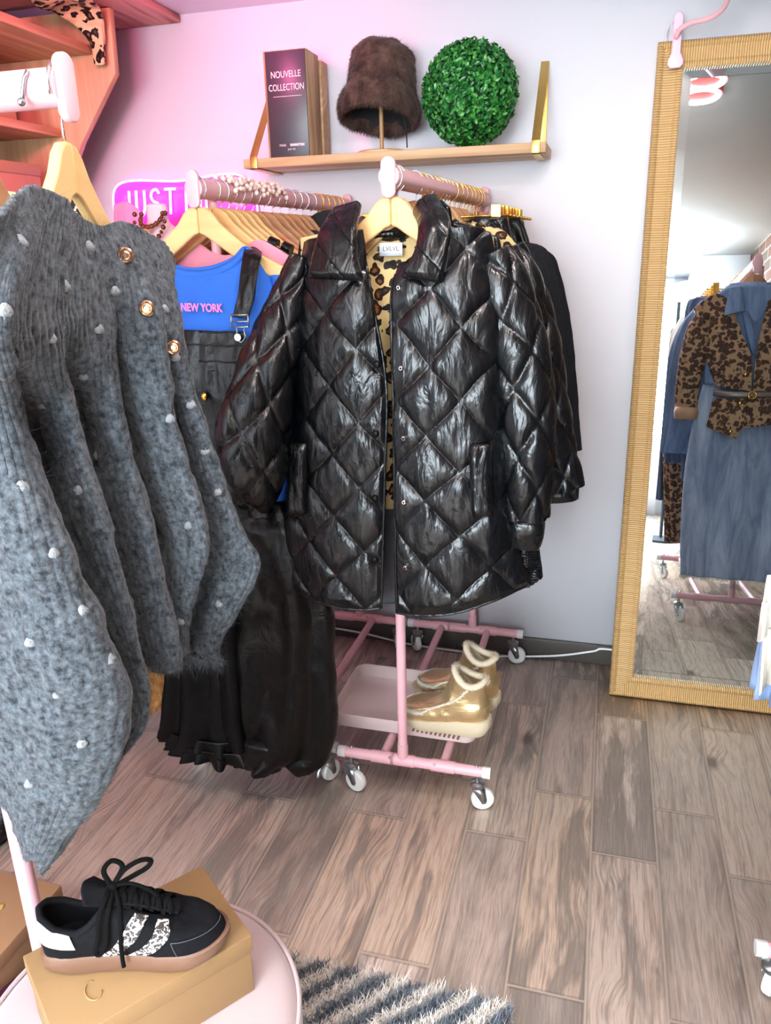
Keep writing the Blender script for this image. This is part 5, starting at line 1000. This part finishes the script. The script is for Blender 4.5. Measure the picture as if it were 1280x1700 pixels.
# outline of the sole: (x, y) round from heel back, lateral side (y<0) to the toe and back on the medial side
OUT = [(0, 0), (.010, -.024), (.04, -.034), (.09, -.034), (.14, -.038), (.185, -.046), (.225, -.046), (.255, -.032), (.272, -.006), (.262, .022), (.235, .040), (.195, .044), (.14, .034), (.09, .028), (.04, .030), (.010, .022)]
OUT = np.array(OUT+[OUT[0]]); O = crs(OUT, np.linspace(0, 16, 129))[:-1]; O[:, 0] = np.maximum(O[:, 0], 0)
def ring_at(scale, z, zf=None, ctr=(.13, -.002)): c = np.array(ctr); Q_ = c+(O-c)*scale; zz = z if zf is None else zf(Q_[:, 0]); return np.array([F(a, b, w) for (a, b), w in zip(Q_, np.broadcast_to(zz, (len(Q_),)))])
spring = lambda x: .010*np.clip((x-.20)/.07, 0, 1)**2
rows = [ring_at(.93, 0, lambda x: .001+spring(x)), ring_at(1.0, 0, lambda x: .006+spring(x)), ring_at(1.03, 0, lambda x: .016+spring(x)*.9), ring_at(1.025, 0, lambda x: .028+spring(x)*.6-.003*np.clip(x/.2, 0, 1)), ring_at(.98, 0, lambda x: .031+spring(x)*.5-.003*np.clip(x/.2, 0, 1)), ring_at(.6, .029)]
G = np.stack(rows, 1); m = MB().grid(G, True, True); obj('sole', m, M['gum'], sn, smooth='auto')
# upper: ring surface from the sole to the collar/throat line
xs = O[:, 0]; ys = O[:, 1]
def topcurve():
    T = []
    for x, y in O:
        s = -1 if y < 0 else 1; f = np.clip(x/.27, 0, 1)
        tx = np.interp(x, [0, .04, .09, .14, .185, .225, .255, .272], [.004, .03, .072, .108, .142, .172, .192, .200])
        w = np.interp(x, [0, .01, .04, .09, .14, .185, .225, .255, .272], [0, .016, .027, .027, .019, .0165, .016, .011, 0])
        z = np.interp(x, [0, .04, .075, .105, .135, .185, .225, .255, .272], [.090, .076, .064, .076, .098, .088, .074, .066, .063])
        T.append((tx, s*w*min(1, abs(y)/.004), z))
    return np.array(T)
TC = topcurve(); TC = (np.roll(TC, 1, 0)+2*TC+np.roll(TC, -1, 0))/4
b0_ = np.column_stack([.13+(O[:, 0]-.13)*.985, -.002+(O[:, 1]+.002)*.97, .028+spring(O[:, 0])*.5])
mid = []
for (x, y), t in zip(O, TC):
    f = np.clip((x-.16)/.1, 0, 1); zx = .028+(t[2]-.028)*.5
    mid.append(((x*(.62+.0*f)+t[0]*.38)*(1)+.012*f, y*.98*(1-.22*f)+t[1]*.22*(0 if f > 0 else 0), zx+.004*f))
mid = np.array(mid); mid2 = mid*.45+TC*.55; mid2[:, 1] = mid[:, 1]*.62+TC[:, 1]*.38; mid2[:, 2] = .028+(TC[:, 2]-.028)*.82
U = np.stack([b0_, b0_*.6+mid*.4+np.column_stack([0*xs, ys*.02, 0*xs]), mid, mid2, TC], 1)
U = np.swapaxes(crs(np.swapaxes(U, 0, 1), np.linspace(0, 4, 50)), 0, 1); UW = np.array([[F(*p) for p in r] for r in U])
NU_ = normals(UW, True); ctr_ = F(.12, 0, .05); NU_ *= np.sign((NU_*(UW-ctr_)).sum(-1).mean()); UW2 = UW+NU_*(.0008*fbm(UW*60, 3, 1))[..., None]
obj('upper', MB().grid(UW2, True), M['suede'], sn, smooth=True, solid=.0028, offset=-1)
obj('collar_padding', MB().tube([F(*p) for p in TC[::2] if p[0] < .112] and np.array([F(p[0], p[1], p[2]-.002) for p in np.roll(TC, 30, 0) if p[0] < .105])[::2], .0048, 10), M['suede'], sn, smooth=True)
obj('insole', MB().grid(np.stack([ring_at(s, .036) for s in (.9, .5, .01)], 1), True), M['suede'], sn, smooth=True)
# tongue, vamp inset
tg = loft([[F(.078, -.026, .108), F(.10, -.021, .100), F(.14, -.018, .094), F(.175, -.016, .082), F(.205, -.012, .068)], [F(.07, 0, .118), F(.095, 0, .110), F(.135, 0, .101), F(.17, 0, .088), F(.208, 0, .068)], [F(.078, .026, .108), F(.10, .021, .100), F(.14, .018, .094), F(.175, .016, .082), F(.205, .012, .068)]], 24, 40)
obj('tongue', MB().grid(tg), M['suede'], sn, smooth=True, solid=.005)
def patch(i0, i1, j0, j1, sk, mat, nm, off=.0012, th=.001, lab=None, n=30):
    g = np.zeros((n, n, 3)); nrm = np.zeros((n, n, 3))
    for a in range(n):
        for b in range(n):
            fj = b/(n-1); j = j0+(j1-j0)*fj; i = i0+(i1-i0)*a/(n-1)+sk*fj; ii = int(math.floor(i)); fi = i-ii; jj = min(int(j), 48); fr = j-jj
            P_ = lambda X: (X[ii % 128, jj]*(1-fi)+X[(ii+1) % 128, jj]*fi)*(1-fr)+(X[ii % 128, jj+1]*(1-fi)+X[(ii+1) % 128, jj+1]*fi)*fr
            g[a, b] = P_(UW2); nrm[a, b] = P_(NU_)
    g = g+nrm*off; o = obj(nm, MB().grid(g), M[mat], sn, smooth=True, solid=th, offset=0)
    if lab: o['label'] = lab
    return g, nrm, o
patch(23, 27.5, 3, 45, 17, 'leo3', 'side_stripe', .0014, lab='leopard print side stripe')
patch(31, 35.5, 3, 43, 16, 'leo3', 'side_stripe', .0014, lab='leopard print side stripe')
patch(-14, 20, 22, 47, 0, 'whitelea', 'heel_tab', .0018, .0015, lab='white leather heel tab', n=40)
g, nn, o = patch(44, 66, 2, 20, 0, 'suede', 'toe_overlay', .0013, .001, n=34)
obj('overlay_stitching', MB().tube(g[:, -1]+nn[:, -1]*.0006, .0005, 5).tube(g[0]+nn[0]*.0006, .0005, 5), simple('grey_thread', lin(96, 100, 108), .7), o)
lace = MB(); lr = .0022
for k in range(6):
    x = .112+.0155*k; z = np.interp(x, [.1, .14, .175, .205], [.107, .101, .09, .074]); w = np.interp(x, [.1, .2], [.022, .015])
    for s in (1, -1):
        P_ = crs(np.array([F(x-.006, -s*w, z-.010), F(x-.003, -s*w*.6, z+.002), F(x, 0, z+.0045), F(x+.004, s*w*.6, z+.001), F(x+.007, s*w, z-.010)]), np.linspace(0, 4, 16)); G_ = tubegrid(P_, .0038, 8, r2=np.full(16, .0013), up=(0, 0, 1)); lace.grid(G_, True, True)
obj('lacing', lace, M['laces'], sn, smooth=True)
def ribbon(L, nm='lace_loop', w=.0036):
    P_ = crs(np.array([F(*p) for p in L]), np.linspace(0, len(L)-1, 12*len(L))); obj(nm, MB().grid(tubegrid(P_, w, 8, r2=np.full(len(P_), .0013), up=(.3, -.3, .8)), True, True), M['laces'], sn, smooth=True)
ribbon([(.112, 0, .112), (.108, -.02, .112), (.100, -.036, .094), (.096, -.044, .066), (.092, -.047, .050), (.098, -.047, .046), (.106, -.044, .06), (.110, -.036, .088), (.114, -.018, .108), (.114, 0, .113)])
ribbon([(.114, 0, .113), (.128, .012, .126), (.15, .022, .132), (.165, .026, .128), (.16, .022, .12), (.14, .012, .116), (.118, 0, .113)])
ribbon([(.112, 0, .113), (.1, .012, .128), (.11, .024, .134), (.125, .020, .126), (.114, 0, .113)])
ribbon([(.114, 0, .112), (.124, -.018, .106), (.128, -.034, .084), (.127, -.044, .056), (.127, -.047, .034), (.128, -.049, .022)], 'lace_end', .0028)
ribbon([(.114, 0, .113), (.14, -.004, .118), (.165, -.010, .112), (.18, -.016, .104)], 'lace_end', .0026)
obj('knot', MB().ball(F(.113, 0, .113), (.008, .007, .005), 12), M['laces'], sn, smooth=True)
# ---------------------------------------------------------------- rug
rx0, rx1, ry0, ry1 = -1.12, -.092, .30, 1.083
rg = thing('shag_rug', 'cream and grey striped shaggy rug in front of the pouf', 'rug', ((rx0+rx1)/2, (ry0+ry1)/2, 0))
rb = obj('backing', MB().bb((rx0+.01, ry0+.01, .0005), (rx1-.01, ry1-.01, .010)), M['shag'], rg, bevel=.003)
n_ = 62000; P_ = np.column_stack([rng.uniform(rx0+.005, rx1, n_), rng.uniform(ry0+.2, ry1, n_), np.full(n_, .008)]); D_ = np.column_stack([rng.normal(0, .32, n_)+.12, rng.normal(0, .32, n_)-.15, np.ones(n_)])
hb = MB(); hairs(P_, D_, rng.uniform(.020, .034, n_), .0014, hb, .4)
tag(obj('pile', hb, M['shag'], rg), kind='stuff')
# ---------------------------------------------------------------- tray and boots under the middle rack
tz = .1245; tr = thing('tray', 'pale pink plastic tray with cut-out handles resting on the rack base bars', 'tray', (-.462, 1.83, tz))
def rrect(x0, x1, y0, y1, r, z, n=8):
    P = []
    for cx_, cy_, a0 in ((x1-r, y1-r, 0), (x0+r, y1-r, 90), (x0+r, y0+r, 180), (x1-r, y0+r, 270)):
        for a in np.linspace(a0, a0+90, n): P.append((cx_+r*math.cos(math.radians(a)), cy_+r*math.sin(math.radians(a)), z))
    return np.array(P)
L_ = [(.012, 0), (.003, .002), (0, .008), (-.004, .040), (-.0045, .042), (-.002, .043), (.001, .041), (.005, .008), (.010, .005), (.05, .0045)]
X0, X1, Y0, Y1 = -.655, -.262, 1.70, 1.965
G = np.stack([rrect(X0+d, X1-d, Y0+d, Y1-d, max(.006, .03-d), tz+z) for d, z in L_], 1); m = MB().grid(G, True)
m.f.append([k*len(L_)+len(L_)-1 for k in range(32)]); m.f.append([k*len(L_) for k in range(32)][::-1]); obj('tray_body', m, M['tray'], tr, smooth='auto')
for x_ in (X0-.0035, X1+.0035):
    pts = [(0, (a-.0)*1.0) for a in ()]; P_ = [(x_, (Y0+Y1)/2+.028*math.cos(a)+(.03 if math.cos(a) > 0 else -.03)*1, tz+.029+.0055*math.sin(a)) for a in np.linspace(0, 2*PI, 24, endpoint=False)]
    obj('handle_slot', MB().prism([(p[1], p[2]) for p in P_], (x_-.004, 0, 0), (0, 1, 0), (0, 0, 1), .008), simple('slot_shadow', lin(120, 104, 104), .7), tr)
def boot(label, o, a, far=False):
    F = shoe_frame(o, a); t = thing('ankle_boot', label, 'boot', tuple(o), 0, 'gold moccasin boots')
    OU = [(0, 0), (.006, -.022), (.03, -.036), (.08, -.038), (.13, -.042), (.17, -.046), (.205, -.042), (.232, -.022), (.240, .0), (.232, .022), (.205, .042), (.17, .046), (.13, .040), (.08, .036), (.03, .034), (.006, .020)]
    OU = np.array(OU+[OU[0]]); O = crs(OU, np.linspace(0, 16, 129))[:-1]; c = np.array([.12, 0])
    R_ = lambda s, zf: np.array([F(*(c+(p-c)*s), zf(p[0])) for p in O])
    top = lambda x: np.interp(x, [0, .06, .14, .24], [.050, .044, .034, .032]); bot = lambda x: np.interp(x, [0, .02, .17, .24], [.004, 0, 0, .012])
    G = np.stack([R_(.90, bot), R_(.98, lambda x: bot(x)+.004), R_(1.06, lambda x: (bot(x)+top(x))/2), R_(1.07, lambda x: top(x)-.004), R_(1.05, top), R_(.98, lambda x: top(x)+.001)], 1)
    obj('platform_sole', MB().grid(G, True, True), M['eva'], t, smooth='auto')
    tr_ = MB()
    for x in np.arange(.07, .20, .012): p = F(x, 0, .0012); tr_.box(p, (.005, .094, .004), a)
    obj('tread', tr_, M['gum'], t)
    # shaft: ring surface from the sole edge to a slanted, notched opening
    T = []
    for x, y in O:
        s = -1 if y < 0 else 1; u = np.interp(x, [0, .03, .08, .13, .17, .205, .24], [0, .12, .3, .5, .68, .85, 1]); an = PI*u
        tx = .050-.040*math.cos(an); ty = s*.032*math.sin(an); tz_ = .158+.000*u+.022*math.sin(an*.5)**2-.020*(math.sin(an)**2)
        T.append((tx, ty, tz_))
    T = np.array(T); base = np.array([(.12+(x-.12)*.99, y*.97, top(x)-.002) for x, y in O])
    mid = np.zeros_like(T); m2 = np.zeros_like(T)
    for i, ((x, y), tt) in enumerate(zip(O, T)):
        f = np.clip((x-.08)/.16, 0, 1); mid[i] = (x*(1-.10*f)+.0*tt[0], y*(.98-.12*f), top(x)+.030+.010*(1-f)); g = .55
        m2[i] = (tt[0]*.72+x*.28-.0*f, tt[1]*.6+y*.4*(1-.5*f), .094+.018*(1-f))
    U = np.stack([base, base*.5+mid*.5+np.column_stack([0*T[:, 0], O[:, 1]*.06, 0*T[:, 0]]), mid, m2, T], 1); U = np.swapaxes(crs(np.swapaxes(U, 0, 1), np.linspace(0, 4, 50)), 0, 1); W_ = np.array([[F(*p) for p in r] for r in U])
    N = normals(W_, True); N *= np.sign((N*(W_-F(.1, 0, .06))).sum(-1).mean()); W_ = W_+N*(.0016*fbm(W_*45, 4, 6))[..., None]
    up_ = obj('upper', MB().grid(W_, True), M['goldlea'], t, smooth=True, solid=.003, offset=-1)
    rim = np.array([F(*p) for p in T]); obj('fleece_collar', MB().tube(rim[::3], .0085, 10, True), M['fleece'], t, smooth=True)
    inn = np.stack([rim, np.array([F(p[0]*.9+.005, p[1]*.85, p[2]-.03) for p in T]), np.array([F(p[0]*.8+.01, p[1]*.7, .08) for p in T]), np.array([F(.05, 0, .075) for p in T])], 1); G_ = np.swapaxes(crs(np.swapaxes(inn, 0, 1), np.linspace(0, 3, 24)), 0, 1); fl = obj('fleece_lining', MB().grid(G_, True), M['fleece'], t, smooth=True)
    hb = MB(); i = rng.integers(0, 128, 5000); P_ = rim[i]+rng.normal(size=(5000, 3))*.003; ce = rim.mean(0); hairs(P_, (P_-ce)*V3(.2, .2, 0)*-10+V3(0, 0, .8)+rng.normal(size=(5000, 3))*.7, .008, .0004, hb, .4)
    P_, _ = sample_grid(G_, 4000); hairs(P_, (ce-P_)*6+rng.normal(size=P_.shape)*.5, .006, .0005, hb, .4); tag(obj('fleece_fuzz', hb, M['fleece'], fl), kind='stuff')
    # moccasin seam with whip stitches round the toe and up the side
    def at(i, j): i %= 128; return W_[i, j], N[i, j]
    pth = [at(i, j) for i, j in zip(np.linspace(40, 88, 49).astype(int), (17+0*np.abs(np.linspace(-1, 1, 49))).astype(int))]
    for s in (-1, 1):
        side = [at(64+s*k, int(j)) for k, j in zip(np.linspace(24, 34, 16).astype(int), np.linspace(17, 48, 16))]; pth2 = side
        sp = np.array([p+n*.0015 for p, n in side]); obj('seam_braid', MB().tube(sp, .0032, 8), M['fleece'], up_, smooth=True)
        ms = MB()
        for p, n in side: d = V3(math.cos(a), math.sin(a), 0)*.008; ms.tube([p+n*.003-d, p+n*.0052, p+n*.003+d], .0011, 5)
        obj('whip_stitching', ms, M['whitelea'], up_, smooth=True)
    sp = np.array([p+n*.0015 for p, n in pth]); obj('seam_braid', MB().tube(sp, .0036, 8), M['fleece'], up_, smooth=True); ms = MB()
    for p, n in pth: ms.tube([p+n*.003+V3(0, 0, .0085), p+n*.0056, p+n*.003-V3(0, 0, .0085)], .0011, 5)
    obj('whip_stitching', ms, M['whitelea'], up_, smooth=True)
    obj('heel_seam', MB().tube([at(i, 22)[0]+at(i, 22)[1]*.001 for i in range(-28, 29, 2)], .0016, 6), M['goldlea'], up_, smooth=True); return t
zb_ = tz+.006
hA = AZ(806, 1208, zb_); hB = AZ(822, 1165, zb_)
boot('gold moccasin boot with fleece collar, nearer of the pair, heel over the tray edge', V3(-.230, 1.722, tz+.026), math.radians(176))
boot('gold moccasin boot with fleece collar, farther of the pair', V3(-.222, 1.835, tz+.028), math.radians(171))
# ---------------------------------------------------------------- denim rack: stands right of the frame, seen in the mirror
RRp = lambda y: (.548, y, 1.475)
hr = wood_hanger('wooden hanger inside the belted leopard jacket seen in the mirror', 'hangerdark', 'chrome', 'wooden hangers on the denim rack'); hr.location = RRp(1.262)
hr2 = dup(hr, RRp(1.20), .03, 'wooden hanger on the denim rack behind the leopard jacket, seen in the mirror', scale=(.8, 1, 1))
for y in (1.12, 1.09, 1.06, 1.02, .96, .9, .82, .7): dup(hr2, RRp(y), random.uniform(-.05, .05), scale=(.8, 1, 1))
cr_ = clip_hanger('gold clip hanger on the denim rack seen in the mirror', 'gold clip hangers on the denim rack'); cr_.location = RRp(1.05)
for y in (.98, .92, .85, .76, .6, .5): dup(cr_, RRp(y), random.uniform(-.06, .06))
dd = thing('denim_dress', 'long blue denim dress with raw hem seen in the mirror', 'dress', (.57, 1.257, .2))
G = gar([(560, 1190, 1305), (640, 1168, 1315), (720, 1148, 1322), (800, 1138, 1326), (880, 1133, 1328), (962, 1132, 1330)], 1.262, ry=.022, mapf=MR, fold=(9, .010), nu=130, nv=120, seed=6, wr=.003)
skd = obj('skirt', MB().grid(G, True), M['denimg'], dd, smooth=True, solid=.003)
for k in (72, 78, 84, 90, 96, 102, 108):
    P = G[k % 130, 25:]; obj('seam', MB().tube(P[::2]+V3(0, .002, 0), .0022, 6), M['denim'], skd, smooth=True)
hm_ = G[:, -1]; i = rng.integers(0, 130, 2600); hb = MB(); hairs(hm_[i]+rng.normal(size=(2600, 3))*.003, V3(0, 0, -1)+rng.normal(size=(2600, 3))*.35, rng.uniform(.006, .02, 2600), .0006, hb, .4); tag(obj('frayed_hem', hb, M['whitelea'], skd), kind='stuff')
G = gar([(470, 1212, 1300), (500, 1180, 1330), (560, 1172, 1335), (640, 1170, 1338)], 1.277, ry=.035, mapf=MR, fold=(5, .004), nu=70, nv=50, seed=7); obj('bodice', MB().grid(G, True, True), M['denim'], dd, smooth=True)
def MRc(L): return [MR(*p) for p in L]
lj = thing('leopard_jacket', 'brown leopard print jacket with a belt over the denim dress, seen in the mirror', 'jacket', (.57, 1.307, .8))
def msheet(L, mat, par, nm, th=.006, amp=.004, nu=60, nv=70, seed=1):
    G = loft([MRc(c) for c in L], nu, nv); N = normals(G); G = G+N*(amp*fbm(G*26, 3, seed))[..., None]; return obj(nm, MB().grid(G), mat, par, smooth=True, solid=th), G
msheet([[(1152, 512, 1.287), (1168, 580, 1.297), (1188, 640, 1.307)], [(1185, 488, 1.312), (1200, 570, 1.327), (1210, 645, 1.327)], [(1212, 500, 1.327), (1228, 575, 1.337), (1236, 648, 1.332)], [(1215, 520, 1.332), (1246, 590, 1.337), (1247, 650, 1.332)]], M['leo2'], lj, 'left_front', seed=2)
msheet([[(1275, 500, 1.327), (1256, 585, 1.337), (1250, 650, 1.332)], [(1298, 490, 1.322), (1290, 575, 1.327), (1282, 650, 1.327)], [(1345, 510, 1.287), (1330, 585, 1.297), (1315, 650, 1.307)]], M['leo2'], lj, 'right_front', seed=3)
msheet([[(1184, 662, 1.312), (1178, 690, 1.317), (1172, 708, 1.317)], [(1212, 662, 1.337), (1208, 695, 1.352), (1205, 722, 1.352)], [(1240, 662, 1.342), (1236, 700, 1.357), (1222, 728, 1.357)]], M['leo2'], lj, 'peplum_left', seed=4)
msheet([[(1236, 660, 1.342), (1230, 695, 1.349), (1226, 712, 1.349)], [(1275, 660, 1.337), (1280, 690, 1.347), (1280, 706, 1.347)], [(1312, 660, 1.312), (1320, 690, 1.317), (1322, 706, 1.317)]], M['leo2'], lj, 'peplum_right', seed=5)
bt_ = thing('belt', 'sparkling grey belt with gold buckle around the leopard jacket, seen in the mirror', 'belt', (.57, 1.337, .84))
P = crs(np.array(MRc([(1184, 652, 1.312), (1212, 655, 1.339), (1247, 656, 1.349), (1285, 655, 1.339), (1316, 654, 1.312)])), np.linspace(0, 4, 50)); G = np.stack([P+V3(0, 0, .011), P+V3(0, .003, 0), P-V3(0, 0, .011)], 1); obj('strap', MB().grid(G), simple('grey_glitter_belt', lin(128, 116, 108), .4, .3, var=.5, vs=400), bt_, smooth=True, solid=.004)
bc2 = MR(1249, 656, 1.355); obj('buckle', MB().tube([bc2+V3(.014*math.cos(a), .003, .014*math.sin(a)) for a in np.linspace(0, 2*PI, 20, endpoint=False)], .0025, 8, True).tube([bc2+V3(-.012, .004, 0), bc2+V3(.012, .004, 0)], .0015, 6), M['gold'], bt_, smooth=True)
for q in ((1238, 621), (1229, 669), (1213, 716)): obj('button', MB().ball(MR(q[0], q[1], 1.362 if q[1] > 650 else 1.343), (.007, .004, .007), 12), M['gold'], lj, smooth=True)
Ps = crs(np.array(MRc([(1170, 520, 1.287), (1158, 560, 1.287), (1147, 610, 1.287), (1141, 650, 1.287), (1139, 684, 1.287)])), np.linspace(0, 4, 80)); G = tubegrid(Ps, crs(np.array([.03, .048, .048, .044, .040]), np.linspace(0, 4, 80)), 50, r2=np.full(80, .035), up=(0, 1, 0)); G = G+normals(G, True)*(.004*fbm(G*22, 3, 4))[..., None]; slv = obj('sleeve', MB().grid(G, True), M['leo2'], lj, smooth=True, solid=.003)
obj('turned_cuff', MB().grid(tubegrid(MRc([(1140, 676, 1.287), (1139, 684, 1.287), (1138, 696, 1.287)]), [.042, .046, .042], 40, r2=np.array([.036, .04, .037]), up=(0, 1, 0)), True), simple('tan_cuff_lining', lin(186, 146, 118), .7), slv, smooth=True, solid=.004)
# denim shirt collar and sleeve end below the leopard cuff
msheet([[(1212, 478, 1.322), (1204, 512, 1.339), (1203, 524, 1.342)], [(1228, 476, 1.327), (1224, 512, 1.347), (1222, 519, 1.349)], [(1233, 480, 1.322), (1234, 512, 1.337), (1233, 517, 1.339)]], M['denim'], dd, 'collar_flap', amp=.001)
msheet([[(1232, 518, 1.329), (1240, 555, 1.333), (1250, 590, 1.331)], [(1240, 518, 1.322), (1250, 550, 1.325), (1254, 575, 1.325)]], M['denim'], dd, 'placket', amp=.001)
msheet([[(1235, 478, 1.277), (1238, 520, 1.312), (1250, 575, 1.317)], [(1255, 476, 1.267), (1256, 520, 1.307), (1256, 575, 1.317)], [(1276, 478, 1.277), (1272, 520, 1.312), (1260, 575, 1.317)]], M['denimd'], dd, 'inner_back', amp=.001)
cb_ = thing('cream_blouse', 'cream chiffon ruffled blouse at the right edge of the photo', 'blouse', tuple(A(1275, 1050, 1.03)))
for k, (ya, yb, xl) in enumerate(((955, 1010, 1272), (1000, 1060, 1263), (1045, 1150, 1266))):
    th = np.linspace(0, 1, 70)[:, None]; s = np.linspace(0, 1, 26)[None]; px = xl+(1330-xl)*th+(2-8*s)*(1-th); py = ya+(yb-ya)*s*(1-.35*th*(k == 2))+6*np.sin(th*14+k)*s
    G = np.zeros((70, 26, 3))
    for i in range(70):
        for j in range(26): G[i, j] = A(px[i, j], py[i, j], 1.02+.02*math.sin(th[i, 0]*22+k*2)*s[0, j]+.01*k)
    obj('ruffle', MB().grid(G), M['white'], cb_, smooth=True, solid=.0015)
def mg(name, label, cat, rows, y, mat, ry=.03, **k):
    t = thing(name, label, cat, tuple(MR((rows[-1][1]+rows[-1][2])/2, rows[-1][0], y))); G = gar(rows, y, ry=ry, mapf=MR, **k); obj('body', MB().grid(G, True, True), mat, t, smooth=True); return t
mg('denim_shirt', 'light blue denim shirt whose cuff enters the photo at the right edge', 'shirt', [(500, 1165, 1200), (540, 1130, 1200), (600, 1110, 1190), (680, 1098, 1180), (752, 1091, 1140)], 1.10, M['denim'], seed=3, nu=60, nv=60)
mg('denim_skirt', 'dark denim skirt on gold clips seen in the mirror', 'skirt', [(492, 1155, 1190), (510, 1140, 1200), (600, 1135, 1200), (800, 1135, 1200)], 1.0, M['denimd'], seed=5, nu=60, nv=60)
mg('cream_jacket', 'cream jacket between the denim pieces, seen in the mirror', 'jacket', [(525, 1130, 1160), (560, 1112, 1160), (600, 1102, 1150), (680, 1100, 1150)], .84, M['white'], seed=6, nu=60, nv=60)
mg('denim_jeans', 'dark denim jeans near the mirror frame edge, seen in the mirror', 'jeans', [(545, 1115, 1150), (600, 1095, 1150), (700, 1088, 1140), (830, 1086, 1130)], .72, M['denimd'], seed=8, nu=60, nv=60)
mg('leopard_trousers', 'leopard print trousers hanging low behind the denim dress, seen in the mirror', 'trousers', [(640, 1100, 1150), (760, 1102, 1150), (850, 1104, 1148), (900, 1106, 1142)], .8, M['leo2'], seed=9, nu=60, nv=60)
mg('denim_shirt', 'darker denim shirt cuff below the light denim shirt, seen in the mirror', 'shirt', [(560, 1120, 1160), (640, 1102, 1150), (740, 1106, 1130), (768, 1106, 1128)], 1.05, M['denimd'], seed=4, nu=60, nv=60)
# storage bucket and floor lamp in the room behind
q = rz_pt = MR(1108, 930, .45); sp_ = thing('storage_bin', 'brown bin under the denim rack seen in the mirror', 'bin', (.42, .62, .12)); obj('bin_body', MB().lathe([(0, 0), (.07, 0), (.085, .16), (.08, .16), (.066, .01), (0, .01)], (.50, .62, .1245), 32), simple('brown_bin_plastic', lin(110, 84, 70), .6), sp_, smooth='auto')
lc = MR(1128, 494, -1.0); fl_ = thing('floor_lamp', 'floor lamp with a bright round disc seen in the mirror', 'lamp', (lc[0], lc[1], 0)); obj('base', MB().lathe([(0, 0), (.13, 0), (.13, .015), (.02, .022), (0, .022)], (lc[0], lc[1], 0), 32), M['lampstem'], fl_, smooth='auto')
obj('pole', MB().tube([(lc[0], lc[1], .015), (lc[0], lc[1], lc[2]-.03)], .011, 12), M['lampstem'], fl_, smooth='auto')
dsc = MB().lathe([(0, -.012), (.13, -.012), (.135, 0), (.13, .012), (0, .012)], (0, 0, 0), 40); Rm = np.array(Matrix.Rotation(math.radians(-28), 3, 'Y') @ Matrix.Rotation(math.radians(35), 3, 'X')); dsc.v = [np.concatenate(dsc.v) @ Rm.T+lc]; obj('lamp_disc', dsc, M['lampglow'], fl_, smooth='auto')

area('uplighter', lc+V3(0, 0, .05), lc+V3(0, 0, 1), .2, 6, (.85, .97, 1))
